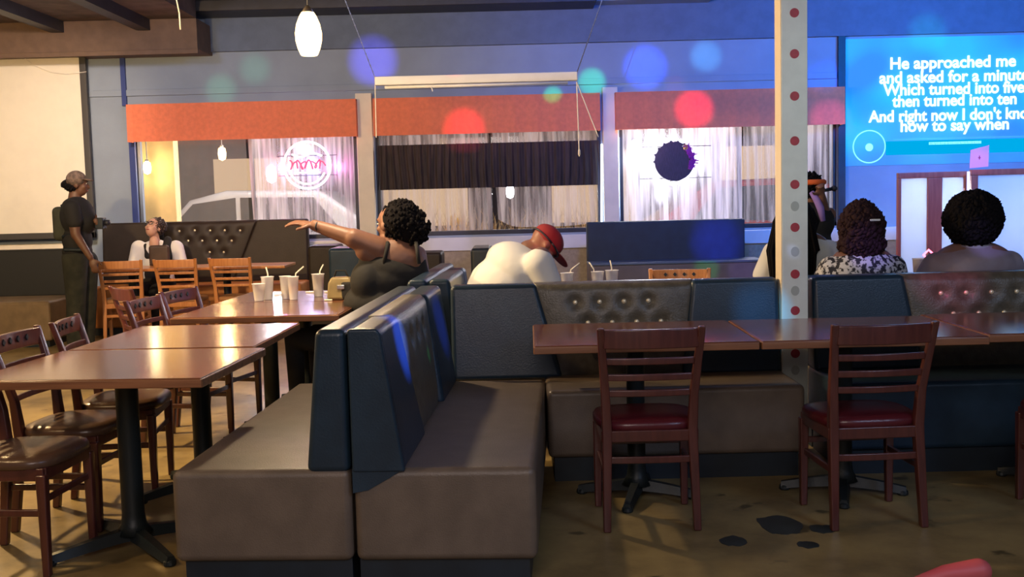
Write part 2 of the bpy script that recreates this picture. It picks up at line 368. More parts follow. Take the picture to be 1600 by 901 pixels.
# curtains
def curtain(name, x0, x1, z0, z1, y, m, label, amp=0.02, freq=34, seed=0, gather=0.0, swag=0.0):
    bm = BM(); nx = max(30, int((x1-x0)*90)); nz = 16; rows = []
    for j in range(nz+1):
        v = j/nz; row = []
        for i in range(nx+1):
            u = i/nx; x = x0+(x1-x0)*u
            ph = freq*(x-x0)+2.2*noise.noise(Vector((x*2.1+seed, v*0.8, seed)))
            yy = y+amp*math.sin(ph)*(0.5+0.5*v if gather == 0 else 1)+0.4*amp*math.sin(ph*2.3+seed)
            xx = x+gather*(v)*0.12*math.sin(6*u+seed)
            zb = z0+swag*(2*u-1)**4
            row.append(bm.verts.new((xx, yy, z1+(zb-z1)*v)))
        rows.append(row)
    for A, B in zip(rows, rows[1:]):
        for i in range(nx): bm.faces.new((A[i], A[i+1], B[i+1], B[i]))
    o = new(name, bm, m, smooth=True)
    tag(o, label, 'curtain'); return o
YC = YW+0.06
curtain('sheer_curtain', xw(388), xw(558), 1.0, 2.48, YC, M_sheer, 'pinkish sheer curtain behind the round neon sign in the left window', seed=1, gather=0.4)
curtain('sheer_curtain', xw(276), xw(386), 1.0, 2.48, YC, mat('clear_sheer', (0.45, 0.42, 0.40), 0.6, thin=0.75, translucent=0.5), 'nearly clear curtain over the left pane, showing the parked white car', seed=2, amp=0.008)
curtain('sheer_curtain', xw(591), xw(765), 1.03, 2.48, YC+0.03, M_sheerd, 'left sheer curtain hanging below the black cafe curtain of the middle window', seed=3, gather=0.6)
curtain('sheer_curtain', xw(768), xw(936), 1.05, 2.48, YC+0.03, M_sheerd, 'right sheer curtain of the middle window, swept up at its corner', seed=5, gather=-0.6, swag=0.1)
curtain('cafe_curtain', xw(591), xw(938), 1.52, 2.03, YC-0.05, M_dcurt, 'wide black cafe curtain across the middle window', amp=0.012, freq=60, seed=4)
curtain('sheer_curtain', xw(972), xw(1134), 1.04, 2.48, YC, M_sheer, 'white glowing sheer curtain behind the dark round sign in the right window', seed=6, gather=0.8, swag=0.03)
curtain('sheer_curtain', xw(1120), xw(1162), 1.04, 2.48, YC+0.025, M_sheer, 'narrow blue-white curtain beside the mullion of the right window', seed=9, amp=0.02, freq=50)
curtain('sheer_curtain', xw(1164), xw(1306), 1.04, 2.48, YC, M_sheerd, 'grey curtain at the right end of the right window, behind the post', seed=7, amp=0.03)

# round neon sign, left window
ns = thing('neon_sign', 'round neon window sign with a white ring and red glowing script', 'neon sign', W(480, 258, YW-0.03))
M_nw = glow('neon_white', (0.75, 0.85, 1.0), 5); M_nr = glow('neon_red', (1.0, 0.06, 0.12), 1.6); M_np = glow('neon_pink', (1.0, 0.5, 0.65), 2.5)
def circ(r, n=48, a0=0, a1=2*math.pi, sx=1): return [(sx*r*math.cos(a0+(a1-a0)*i/n), 0, r*math.sin(a0+(a1-a0)*i/n)) for i in range(n+1)]
R0 = 36/135.0
bm = BM(); tube(bm, circ(R0), 0.011, 8); new('white_ring', bm, M_nw, ns, True)
bm = BM(); tube(bm, circ(R0*0.80, 20, math.radians(205), math.radians(335)), 0.009, 8); new('lower_arc', bm, glow('neon_soft', (1.0, 0.85, 0.9), 3.5), ns, True)
bm = BM(); tube(bm, [(x*0.9, 0, 0.115+0.02*math.sin(x*20)) for x in [-0.19+0.38*i/24 for i in range(25)]], 0.010, 8); new('upper_bar', bm, MATS['neon_soft'], ns, True)
bm = BM(); tube(bm, [(-0.15+0.3*i/12, -0.005, -0.085) for i in range(13)], 0.009, 8); new('pink_underline', bm, M_np, ns, True)
bm = BM()
sc = [(-0.20+0.40*t+0.020*math.sin(t*46+1.3*math.sin(t*17)), -0.01, 0.005+0.052*math.cos(t*46)*(0.85+0.2*math.sin(t*23+1))) for t in [i/170 for i in range(171)]]
tube(bm, sc, 0.008, 6); new('red_script', bm, M_nr, ns, True)
bm = BM()
for z in (0.11, -0.115): tube(bm, [(-0.34, 0.02, z), (0.34, 0.02, z)], 0.004, 6)
new('wire_frame', bm, M_dark, ns)
p = W(480, 258, YW-0.1)
point((p.x, YW+0.0, p.z), (0.40, 0.45, 1.0), 8.0, 0.1); point((p.x+0.32, YW, p.z-0.02), (1.0, 0.2, 0.7), 3.6, 0.05); point((p.x-0.32, YW, p.z-0.02), (1.0, 0.25, 0.6), 3.6, 0.05)

# dark round sign with white glow behind, right window
rs = thing('round_sign', 'dark round sign with spiky purple and gold rim, glowing white behind', 'sign', W(1054, 252, YW-0.03))
bm = BM(); RR = 31/135.0
pts = []
for i in range(72):
    a = 2*math.pi*i/72; up_ = 1 if -0.9 < a-1.2 < 2.2 else 0
    r = RR*(1+(0.10*(i % 4 == 0))*up_)
    pts.append((r*math.cos(a), r*math.sin(a)*0.98))
prism(bm, pts, 'y', -0.012, 0.012)
new('dark_disc', bm, mat('dark_sign_face', (0.035, 0.018, 0.04), 0.5, var=0.3, vscale=30, stretch=(6, 6, 0.6)), rs)
bm = BM()
for i in range(26):
    a = -0.45+1.5*i/26; r0 = RR*random.uniform(0.70, 0.85); r1 = RR*random.uniform(1.0, 1.22)
    tube(bm, [(r0*math.cos(a), -0.02, r0*math.sin(a)), (r1*math.cos(a), -0.025, r1*math.sin(a))], [0.018, 0.003], 5)
o = new('purple_spikes', bm, mat('purple_tinsel', (0.28, 0.03, 0.30), 0.35), rs); o['label'] = 'purple spiky tinsel edge'
bm = BM(); prev = [(0.12+0.035*t*math.cos(t*9), -0.03, 0.15+0.035*t*math.sin(t*9)) for t in [i/30 for i in range(4, 31)]]
tube(bm, prev, 0.007, 6); ball(bm, (0.12, -0.02, 0.15), 0.02); o = new('gold_swirl', bm, mat('gold_paint', (0.55, 0.30, 0.08), 0.3, 0.6), rs); o['label'] = 'gold swirl ornament'
bm = BM(); tube(bm, circ(RR*1.12), 0.013, 8); o = new('white_tube', bm, glow('tube_white', (0.85, 0.92, 1.0), 22), rs, True); o.location = (-0.03, 0.035, 0)
bm = BM()
for z in (0.17, -0.19): tube(bm, [(-0.40, 0.0, z), (0.42, 0.0, z)], 0.004, 6)
new('wire_frame', bm, M_dark, rs)
p = W(1040, 250, YW-0.12)
point((p.x-0.32, YW, p.z), (0.85, 0.9, 1.0), 5, 0.08); point((p.x+0.34, YW, p.z-0.05), (0.85, 0.9, 1.0), 4, 0.08); point((p.x, YW, p.z-0.38), (0.85, 0.9, 1.0), 4, 0.08)
# vertical white tube lamps at the window edges
for (px, y0, y1, lab) in ((966.5, 215, 340, 'thin white light tube on the left edge of the right window'),
                          (940, 225, 350, 'thin bluish light tube on the right edge of the middle window'),
                          (563.5, 235, 345, 'thin white light tube on the right edge of the left window')):
    a, b = W(px, y0, YW-0.02), W(px, y1, YW-0.02)
    bm = BM(); tube(bm, [a, b], 0.009, 8)
    tag(new('light_tube', bm, glow('edge_tube', (0.7, 0.8, 1.0), 5), smooth=True), lab, 'light')
p = W(992, 228, YW+0.02)
bl = thing('window_floodlight', 'small round white floodlight glaring in the left corner of the right window', 'lamp', p)
bm = BM(); bmesh.ops.create_cone(bm, cap_ends=True, segments=20, radius1=0.05, radius2=0.075, depth=0.06, matrix=Matrix.Rotation(RAD(90), 4, 'X')); new('housing', bm, M_metal, bl)
bm = BM(); bmesh.ops.create_uvsphere(bm, u_segments=16, v_segments=10, radius=0.065, matrix=Matrix.Translation((0, -0.03, 0)) @ Matrix.Diagonal((1, 0.35, 1, 1))); new('lens', bm, glow('flood_white', (0.95, 0.97, 1.0), 40), bl, True)
point((p.x+0.05, YW-0.1, p.z), (0.9, 0.95, 1.0), 5, 0.1)

# cream projector screen on the left
YP = YW-0.15
a = W(-80, 90, YP); b = W(140, 372, YP)
pj = thing('projector_screen', 'large cream projector screen with dark frame at the far left', 'projector screen', (0, 0, 0))
bm = BM(); box(bm, -7.4, b.x, YP, YP+0.02, 1.13, 3.16); new('screen_surface', bm, M_screen, pj)
bm = BM(); box(bm, b.x, b.x+0.07, YP-0.02, YP+0.03, 1.06, 3.16); box(bm, -7.4, b.x+0.07, YP-0.02, YP+0.03, 1.06, 1.13); new('screen_frame', bm, mat('grey_frame', (0.06, 0.055, 0.05), 0.5), pj, bevel=0.006)
bm = BM(); box(bm, -7.4, xw(100), YW-0.04, YW, 0.86, 1.0); struct(new('trim_11', bm, M_cream))
bm = BM(); q = [W(px, py, YP-0.02) for px, py in ((37, 90), (55, 103), (80, 113), (105, 116), (135, 112))]; tube(bm, q, 0.004, 6)
tag(new('hanging_cable', bm, M_straw, smooth=True), 'thin drooping cable across the top of the cream screen', 'cable')

# soffit fascia at upper left, ceiling joists
fx = W(308, 60, 12.0).x
bm = BM(); box(bm, -7.5, fx, 12.0, YW-0.001, 3.09, ZC-0.2); struct(new('trim_12', bm, M_duct, bevel=0.004))
bm = BM(); box(bm, -7.5, fx+0.01, 11.97, 12.01, 3.04, 3.09); struct(new('trim_13', bm, M_duct, bevel=0.004))
for k, (pxa, pya) in enumerate(((90, 40), (225, 48))):
    x = W(pxa, pya, 12.0).x
    bm = BM(); box(bm, x-0.07, x+0.07, 2.0, 11.99, 3.30, 3.42); struct(new('trim_%d' % (14+k), bm, M_dark))
bm = BM(); box(bm, -7.5, fx, 3.0, 12.0, 3.42, ZC-0.001); struct(new('trim_16', bm, mat('brown_deck_paint', (0.10, 0.07, 0.06), 0.8, var=0.3, vscale=5)))

# big pendant lamp
lp = W(482, 53, 6.4)
pl = thing('pendant_lamp', 'glowing cream glass pendant lamp hanging above the tables', 'lamp', lp)
prof = [(0.036, 0.122), (0.050, 0.10), (0.068, 0.055), (0.077, 0.005), (0.075, -0.04), (0.064, -0.085), (0.050, -0.118), (0.044, -0.124)]
bm = BM(); lathe(bm, prof, n=28, cap=False); new('glass_shade', bm, glow('lamp_glass', (1.0, 0.66, 0.28), 4.5), pl, True)
bm = BM(); lathe(bm, [(0.0, -0.05), (0.03, -0.04), (0.035, 0.0), (0.03, 0.04), (0.0, 0.06)], n=16, cap=False); new('bulb', bm, glow('bulb', (1.0, 0.8, 0.5), 12), pl, True)
bm = BM(); lathe(bm, [(0.012, 0.16), (0.022, 0.145), (0.036, 0.123), (0.030, 0.11)], n=20); new('socket_cap', bm, M_metal, pl, True)
bm = BM(); tube(bm, [(0, 0, 0.15), (0.003, 0, 0.6), (0, 0, ZC-lp.z)], 0.003, 6); new('cord', bm, M_metal, pl)
point((lp.x, lp.y, lp.z-0.17), (1.0, 0.74, 0.45), 85, 0.06)

# hanging white screen case with chains and cords
YH = 9.0
a, b = W(586, 128, YH), W(902, 118, YH)
hs = thing('screen_case', 'white retractable screen case hung on chains before the middle window', 'projector screen', a)
L_ = (b-a).length
bm = BM(); prism(bm, [(-0.03, -0.03), (0.03, -0.03), (0.035, 0.0), (0.03, 0.04), (-0.03, 0.04), (-0.035, 0.0)], 'x', 0, L_); new('case', bm, M_white, hs, bevel=0.006)
bm = BM(); tube(bm, [(0.08, -0.02, -0.048), (L_-0.08, -0.02, -0.048)], 0.012, 8); new('bottom_rod', bm, M_white, hs, True)
bm = BM(); tube(bm, [(0.46, -0.03, -0.05), (0.47, -0.03, -0.09)], 0.005, 6); new('pull_hook', bm, M_white, hs)
for (x, px, py) in ((0, 541, 5), (L_, 941, 0)):
    e = W(px, py, YH)-a; bm = BM()
    s0 = Vector((x, 0, 0.04)); e = e + (e-s0)*((ZC-a.z-e.z)/max(0.01, e.z-0.04)); 
    tube(bm, [s0, s0+(e-s0)*0.5, e], 0.004, 5)
    n = 26
    for i in range(n): ball(bm, s0+(e-s0)*(i/n), 0.007, 1)
    new('chain', bm, M_metal, hs)
bm = BM(); c0 = W(901, 128, YH)-a; c1 = W(905, 238, YH)-a; tube(bm, [c0, c1], 0.005, 6); ball(bm, c1, 0.012, 1, (1, 1, 3)); new('pull_cord', bm, M_straw, hs)
bm = BM(); c1 = W(935, 214, YH)-a; tube(bm, [c0, c1], 0.004, 6); new('pull_cord', bm, M_straw, hs)
bm = BM(); c0 = W(586, 132, YH)-a; tube(bm, [c0, W(588, 215, YH)-a], 0.004, 6); new('pull_cord', bm, M_straw, hs)
bm = BM(); q = [W(px, py, 8.0) for px, py in ((268, -30), (276, 0), (280, 20), (282, 46))]; tube(bm, q, 0.006, 6)
tag(new('hanging_cable', bm, M_straw, smooth=True), 'short pale cable end dangling from the dark ceiling near the brown soffit', 'cable')

# ------------------------------------------------------------------ projected karaoke picture on the right wall
YK = YW-0.012
pk = thing('projected_picture', 'blue projected karaoke picture with white song words on the wall', 'projection', (0, 0, 0))
a, b = W(1320, 48, YK), W(1660, 262, YK)
m = bpy.data.materials.new('projected_blue'); m.use_nodes = True; nt = m.node_tree; N = nt.nodes; L = nt.links
e = N['Principled BSDF']; e.inputs['Base Color'].default_value = (0.16, 0.28, 0.40, 1); e.inputs['Roughness'].default_value = 0.7
tc = N.new('ShaderNodeTexCoord'); n_ = N.new('ShaderNodeTexNoise'); n_.inputs['Scale'].default_value = 1.3; n_.inputs['Detail'].default_value = 1
r_ = N.new('ShaderNodeValToRGB'); r_.color_ramp.elements[0].position = 0.4; r_.color_ramp.elements[0].color = (0.0, 0.17, 0.80, 1)
r_.color_ramp.elements[1].position = 0.62; r_.color_ramp.elements[1].color = (0.0, 0.50, 0.90, 1)
L.new(tc.outputs['Object'], n_.inputs['Vector']); L.new(n_.outputs['Fac'], r_.inputs[0]); L.new(r_.outputs[0], e.inputs['Emission Color']); e.inputs['Emission Strength'].default_value = 0.50
bm = BM(); box(bm, a.x, 7.4, YK, YW-0.001, 1.66, 3.10); new('blue_picture_field', bm, m, pk)
M_txt = glow('projected_white', (0.80, 1.0, 1.0), 1.6); M_cy = glow('projected_cyan', (0.0, 0.50, 1.0), 0.55); M_cy2 = glow('projected_pale', (0.25, 0.9, 0.95), 1.1)
lines = [("He approached me", 1391, 1587, 107), ("and asked for a minute", 1374, 1607, 129), ("Which turned into five,", 1380, 1605, 148),
         ("then turned into ten", 1394, 1588, 166), ("And right now I don't know", 1357, 1624, 189), ("how to say when", 1407, 1576, 205)]
for s, x0, x1, yb in lines:
    cu = bpy.data.curves.new('lyric', 'FONT'); cu.body = s; cu.size = 0.185; cu.bevel_depth = 0.0038; cu.bevel_resolution = 1; cu.extrude = 0.001
    to = bpy.data.objects.new('lyric_tmp', cu); C.objects.link(to); bpy.context.view_layer.update()
    me = bpy.data.meshes.new_from_object(to.evaluated_get(bpy.context.evaluated_depsgraph_get()))
    bpy.data.objects.remove(to)
    xsv = [v.co.x for v in me.vertices]; wd = max(xsv)-min(xsv); mn = min(xsv)
    A, B = W(x0, yb+2, YK), W(x1, yb-5, YK); k = (B.x-A.x)/wd
    for v in me.vertices: v.co = Vector((A.x+(v.co.x-mn)*k, YK-0.004-v.co.z, (A.z+B.z)/2+v.co.y))
    me.materials.append(M_txt); o = bpy.data.objects.new('lyric_line', me); C.objects.link(o); o.parent = pk; o['label'] = 'white song words'
def ringflat(px, py, r0, r1, m, name):
    c = W(px, py, YK); bm = BM(); n = 40
    r0 *= YK/FPX; r1 *= YK/FPX
    A = [bm.verts.new((c.x+r0*math.cos(2*math.pi*i/n), YK-0.004, c.z+r0*math.sin(2*math.pi*i/n))) for i in range(n)] if r0 > 0 else None
    B = [bm.verts.new((c.x+r1*math.cos(2*math.pi*i/n)*(1), YK-0.004, c.z+r1*math.sin(2*math.pi*i/n))) for i in range(n)]
    if A:
        for i in range(n): bm.faces.new((A[i], A[(i+1) % n], B[(i+1) % n], B[i]))
    else: bm.faces.new(B)
    return new(name, bm, m, pk)
ringflat(1358, 229, 24, 25.6, M_cy2, 'disc_ring'); ringflat(1358, 230, 0, 6, M_cy2, 'disc_centre')
def quad(px0, py0, px1, py1, m, name):
    A, B = W(px0, py0, YK), W(px1, py1, YK); bm = BM(); box(bm, A.x, B.x, YK-0.006, YK-0.002, min(A.z, B.z), max(A.z, B.z)); return new(name, bm, m, pk)
quad(1384, 221, 1640, 236, M_cy, 'timeline_band'); quad(1451, 222, 1533, 224, M_cy2, 'progress_bar')
quad(1396, 218, 1600, 213, M_cy2, 'timeline_edge')

# ------------------------------------------------------------------ banquettes
def banquette(name, label, origin, rz, width, depth, zseat, ztop, segs, kick=0.12, mats=(None,)*4, bb=0.165, bt=0.10, x0seat=0, x1seat=None, seat=True, group=None, backs=True, back_face_btns=()):
    """local x along the bench, y from seat front to rear. segs: (top0, top1, bot0, bot1, kind)"""
    mseat, mback, mtuft, mkick = mats
    t = thing(name, label, 'booth seat', origin, rz, group)
    x1seat = width if x1seat is None else x1seat
    if seat:
        bm = BM(); box(bm, x0seat, x1seat, 0, depth, kick, zseat); new('seat_base', bm, mseat, t, bevel=0.03, seg=4)
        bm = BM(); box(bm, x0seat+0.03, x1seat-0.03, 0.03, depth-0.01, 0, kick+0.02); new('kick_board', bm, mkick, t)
    for (a0, a1, b0, b1, kind) in segs:
        zb = zseat-0.015
        if kind == 'plain':
            bm = BM(); th = 0.0
            pr = [(depth-bb, 0.0), (depth-bt, 1.0)]
            V = []
            for (xa, xb, yy, z) in ((b0, b1, depth-bb, zb), (a0, a1, depth-bt, ztop)):
                V.append([bm.verts.new(p) for p in ((xa, yy, z), (xb, yy, z), (xb, depth, z), (xa, depth, z))])
            bm.faces.new(V[0]); bm.faces.new(V[1])
            for k in range(4): bm.faces.new((V[0][k], V[0][(k+1) % 4], V[1][(k+1) % 4], V[1][k]))
            new('backrest', bm, mback, t, bevel=0.028, seg=4)
        else:
            btns = kind
            bm = BM(); nx, nz = 56, 30; rows = []
            for j in range(nz+1):
                v = j/nz; z = zb+(ztop-zb)*v; row = []
                for i in range(nx+1):
                    u = i/nx; x = (b0+(b1-b0)*u)*(1-v)+(a0+(a1-a0)*u)*v
                    y = depth-(bb-0.03)*(1-v)-(bt-0.012)*v
                    y -= 0.02*(1-(2*u-1)**6)*(1-(2*v-1)**6)
                    if v > 0.93: y += (v-0.93)**2*5; 
                    for (bx, bz) in btns:
                        d2 = (x-bx)**2+(z-bz)**2; y += 0.026*math.exp(-d2/0.0011)
                        # soft creases between neighbouring buttons
                    row.append(bm.verts.new((x, y, z)))
                rows.append(row)
            for A, B in zip(rows, rows[1:]):
                for i in range(nx): bm.faces.new((A[i], A[i+1], B[i+1], B[i]))
            # close: rim extrude to the rear
            rear = [[bm.verts.new((v.co.x, depth, v.co.z)) for v in rows[0]], [bm.verts.new((v.co.x, depth, v.co.z)) for v in rows[-1]]]
            for i in range(nx):
                bm.faces.new((rows[0][i], rows[0][i+1], rear[0][i+1], rear[0][i])); bm.faces.new((rows[-1][i], rows[-1][i+1], rear[1][i+1], rear[1][i]))
                bm.faces.new((rear[0][i], rear[0][i+1], rear[1][i+1], rear[1][i]))
            bm.faces.new([r[0] for r in rows]+[rear[1][0], rear[0][0]]); bm.faces.new([r[-1] for r in rows]+[rear[1][-1], rear[0][-1]])
            pn = new('tufted_backrest', bm, mtuft, t, smooth=True)
            for (bx, bz) in btns:
                v = (bz-zb)/(ztop-zb); y = depth-(bb-0.03)*(1-v)-(bt-0.012)*v-0.02+0.019
                q = BM(); ball(q, (bx, y, bz), 0.013, 2, (1, 0.6, 1)); new('button', q, M_btn, pn, True)
    return t
# --- row booth facing the camera
def btnrow(xs_, z): return [(x, z) for x in xs_]
OX, OY = 0.13, 5.28
mm = (M_brown, M_navy, M_tuft, M_kick)
b1 = banquette('booth_bench', 'dark booth bench behind the first table, with a tufted bronze middle panel', (OX, OY, 0), RAD(0), 1.30, 0.60, 0.46, 0.95,
    [(-0.46, 0.0, -0.46, 0.13, 'plain'), (-0.01, 0.835, 0.12, 0.77, btnrow([0.205, 0.335, 0.465, 0.595], 0.845)+btnrow([0.27, 0.40, 0.53, 0.66], 0.735)+btnrow([0.335, 0.465, 0.595], 0.62)), (0.825, 1.29, 0.765, 1.29, 'plain')], mats=mm, bb=0.17, bt=0.11, x0seat=0.03)
b2 = banquette('booth_bench', 'dark booth bench right of the post, with tufted middle panel and pink light on it', (1.60, OY, 0), RAD(0), 2.3, 0.60, 0.46, 0.95,
    [(0.0, 0.49, 0.0, 0.58, 'plain'), (0.48, 1.72, 0.57, 1.62, btnrow([0.685+0.135*i for i in range(7)], 0.845)+btnrow([0.75+0.135*i for i in range(6)], 0.735)+btnrow([0.815+0.135*i for i in range(5)], 0.62)), (1.71, 2.3, 1.61, 2.3, 'plain')],
    mats=(M_navy, M_navy, M_tuft, M_kick), bb=0.17, bt=0.11)
banquette('booth_bench', 'bench back-to-back with the right booth, seat of the two women with curly hair', (3.9, 6.49, 0), RAD(180), 2.3, 0.60, 0.46, 0.945, [(0, 2.3, 0, 2.3, 'plain')], mats=mm)
# --- divider pair running into the room
TH = RAD(3.0); O = Vector((-0.59, 3.82, 0)); u = Vector((math.cos(TH), -math.sin(TH), 0)); v = Vector((math.sin(TH), math.cos(TH), 0))
rb = banquette('booth_bench', 'right-hand bench of the back-to-back booth in the centre, blue light on its backrest', O+u*0.655+u*0.004, RAD(87), 1.86, 0.655, 0.46, 0.965,
    [(0.0, 0.42, 0.0, 0.60, 'plain'), (0.415, 1.33, 0.595, 1.26, [(x, 0.85) for x in (0.68, 0.86, 1.04)]), (1.33, 1.86, 1.26, 1.86, 'plain')],
    mats=mm, bb=0.19, bt=0.115)
pf = [(0.655-0.19, 0.465), (0.655, 0.465), (0.655, 0.375), (0.60, 0.385), (0.52, 0.43)]  # thin navy panel in the outline of the shadow below the backrest
bm = BM(); prism(bm, pf, 'x', -0.006, 0.012); q = new('shade_panel', bm, M_navy, rb); q['label'] = 'pointed navy panel painting a shadow over the bench side'
bm = BM(); prism(bm, [(0.655-0.19, 0.45), (0.655, 0.45), (0.655, 0.965), (0.655-0.105, 0.965), (0.655-0.118, 0.945)], 'x', -0.012, 0.02); new('end_cap', bm, M_navy, rb, bevel=0.01)
lb = banquette('booth_bench', 'left-hand bench of the back-to-back booth in the centre, nearest the glossy tables', O-u*0.66+v*1.86, RAD(-93), 1.86, 0.655, 0.46, 0.965,
    [(0.0, 1.86, 0.0, 1.86, 'plain')], mats=mm, bb=0.16, bt=0.11)
# --- second divider further back
O2 = O+v*2.25
l2 = banquette('booth_bench', 'dark booth bench behind the central one, seat of the woman in black', O2-u*0.66+v*1.5, RAD(-93), 1.5, 0.655, 0.46, 0.965, [(0.0, 1.5, 0.0, 1.5, 'plain')], mats=mm, bb=0.16, bt=0.11)
r2 = banquette('booth_bench', 'dark booth bench behind the central one, back to the woman in black', O2+u*0.66, RAD(87), 1.0, 0.655, 0.46, 0.965, [(0.0, 0.82, 0.0, 0.82, 'plain'), (0.83, 1.0, 0.83, 1.0, 'plain')], mats=mm, bb=0.18, bt=0.12)

# --- back booths along the window wall
mdb = (M_orangev, M_dkbrown, M_dkbrown, M_kick)
s_ = 1/134.0
def xb(px): return W(px, 400, 12.35).x
x0 = xb(160); 
bw = banquette('booth_bench', 'long brown booth under the left window with rows of brass buttons', (x0, 11.86, 0), 0, xb(482)-x0, 0.62, 0.53, 1.22,
    [(0, xb(258)-x0, 0, xb(258)-x0, 'plain'), (xb(256)-x0, xb(402)-x0, xb(256)-x0, xb(362)-x0,
      [(W(px, 360, 12.35).x-x0, W(px, 360, 12.35).z) for px in (303, 327, 350, 374)]+[(W(279, 361, 12.35).x-x0, W(279, 361, 12.35).z)]+[(W(px, 376, 12.35).x-x0, W(px, 376, 12.35).z) for px in (293, 315, 338, 361)]+[(W(px, 394, 12.35).x-x0, W(px, 394, 12.35).z) for px in (327, 349)]),
     (xb(402)-x0, xb(482)-x0, xb(362)-x0, xb(482)-x0, 'plain')], mats=mdb, kick=0.08)
lw = banquette('booth_bench', 'dark leather booth bench in the far left corner behind the standing person', (-7.3, 11.0, 0), 0, 2.6, 0.9, 0.47, 0.97,
    [(0, 2.6, 0, 2.6, 'plain')], mats=(mat('olive_tan_vinyl', (0.20, 0.14, 0.08), 0.45, var=0.15), mat('black_leather', (0.014, 0.014, 0.012), 0.4), M_dkbrown, M_kick), kick=0.06)
def boothend(px0, px1, py, Y, label, m, depth=0.5):
    a, b = W(px0, py, Y), W(px1, py, Y)
    t = thing('booth_divider', label, 'booth divider', ((a.x+b.x)/2, Y, 0)); hw = (b.x-a.x)/2
    bm = BM(); box(bm, -hw, hw, 0, depth, 0.1, a.z); new('padded_back', bm, m, t, bevel=0.035, seg=4)
    bm = BM(); box(bm, -hw+0.02, hw-0.02, 0.02, depth-0.02, 0, 0.1); new('kick_board', bm, M_kick, t)
    return t
boothend(480, 526, 384, 11.2, 'brown padded booth end beyond the plastic cups', M_dkbrown)
boothend(512, 566, 388, 10.4, 'navy padded booth end behind the woman in black', M_navy)
boothend(735, 768, 388, 10.0, 'black padded booth end left of the man in the white shirt', M_kick, 0.7)
boothend(650, 690, 395, 11.0, 'brown padded booth end below the middle window sill', M_dkbrown)
# tall navy bench right of centre
YB = 11.9
a, b = W(917, 346, YB), W(1164, 343, YB)
t = thing('high_back_bench', 'wide navy high-back bench below the right window', 'bench', ((a.x+b.x)/2, YB, 0)); hw = (b.x-a.x)/2
bm = BM(); box(bm, -hw, hw, 0, 0.18, 0.62, a.z-0.01); new('backrest', bm, mat('navy_cloth', (0.012, 0.024, 0.045), 0.6, var=0.15), t, bevel=0.02)
bm = BM(); box(bm, -hw-0.01, hw+0.11, -0.42, 0.02, 0.08, 0.665); new('seat_base', bm, mat('grey_vinyl', (0.12, 0.10, 0.10), 0.5, var=0.1), t, bevel=0.02)
bm = BM(); box(bm, -hw-0.01, hw+0.11, -0.43, 0.0, 0.655, 0.685); new('seat_top', bm, mat('slate_vinyl', (0.08, 0.11, 0.16), 0.4), t, bevel=0.01)
bm = BM(); box(bm, -hw, hw+0.1, -0.40, 0.15, 0, 0.08); new('kick_board', bm, M_kick, t)

# ------------------------------------------------------------------ tables
def table(label, cx, cy, w_, d_, rz, ped=(0, 0), arm=0.33, arot=45, group=None, rr=0.046):
    t = thing('restaurant_table', label, 'table', (cx, cy, 0), rz, group)
    bm = BM(); box(bm, -w_/2, w_/2, -d_/2, d_/2, 0.735, 0.765); new('tabletop', bm, M_table, t, bevel=0.006)
    bm = BM(); 
    for (x0, x1, y0, y1) in ((-w_/2-0.002, w_/2+0.002, -d_/2-0.004, -d_/2+0.02), (-w_/2-0.002, w_/2+0.002, d_/2-0.02, d_/2+0.004), (-w_/2-0.004, -w_/2+0.02, -d_/2, d_/2), (w_/2-0.02, w_/2+0.004, -d_/2, d_/2)):
        box(bm, x0, x1, y0, y1, 0.728, 0.7605)
    new('table_edge', bm, M_tedge, t, bevel=0.004)
    bm = BM(); lathe(bm, [(rr+0.03, 0.06), (rr+0.006, 0.10), (rr, 0.14), (rr, 0.69), (rr+0.02, 0.715)], ped[0], ped[1], 24); new('pedestal', bm, M_iron, t, True)
    bm = BM(); box(bm, ped[0]-0.16, ped[0]+0.16, ped[1]-0.16, ped[1]+0.16, 0.712, 0.728); new('mounting_plate', bm, M_iron, t)
    for k in range(4):
        a = RAD(arot+90*k); dx, dy = math.cos(a), math.sin(a); bm = BM()
        n = 8; R = []
        for i in range(n+1):
            f = i/n; d = f*arm; z = 0.085-0.045*f**1.3; hwid = 0.034-0.012*f
            px_, py_ = ped[0]+dx*d, ped[1]+dy*d; h = 0.05-0.018*f
            R.append([bm.verts.new((px_-dy*hwid*s, py_+dx*hwid*s, zz)) for s, zz in ((-1, max(0.012, z-h)), (1, max(0.012, z-h)), (0.6, z), (-0.6, z))])
        bm.faces.new(R[0]); bm.faces.new(R[-1])
        for A, B in zip(R, R[1:]):
            for q in range(4): bm.faces.new((A[q], A[(q+1) % 4], B[(q+1) % 4], B[q]))
        lathe(bm, [(0.022, 0.0), (0.026, 0.006), (0.024, 0.02), (0.012, 0.03)], ped[0]+dx*(arm-0.015), ped[1]+dy*(arm-0.015), 14)
        new('base_arm', bm, M_iron, t)
    return t
GL = 'tables in the left group'
table('glossy wooden table nearest the camera at the left edge', -1.62, 4.50, 0.94, 0.82, RAD(-4), (0.02, -0.05), 0.36, 45, GL)
table('glossy wooden table pushed up behind the nearest left table', -1.60, 5.40, 0.86, 0.92, RAD(-2), (0.05, -0.08), 0.34, 45, GL)
table('wooden table with a bare front half, between left chairs and the centre booth', -1.475, 6.66, 0.98, 0.84, RAD(-2), (0.0, -0.1), 0.33, 45, GL)
table('wooden table carrying the row of plastic cups and the straws', -1.44, 7.51, 0.98, 0.84, RAD(-2), (0.0, 0), 0.33, 45, GL)
GR = 'tables along the front booth row'
table('dark wooden table before the tufted booth, with the nearest middle chair', 0.585, 5.09, 0.975, 0.80, RAD(-1), (-0.02, -0.08), 0.28, 75, GR, 0.042)
table('dark wooden table whose top crosses in front of the post', 1.575, 5.07, 0.975, 0.80, RAD(-1), (-0.05, -0.08), 0.28, 75, GR, 0.042)
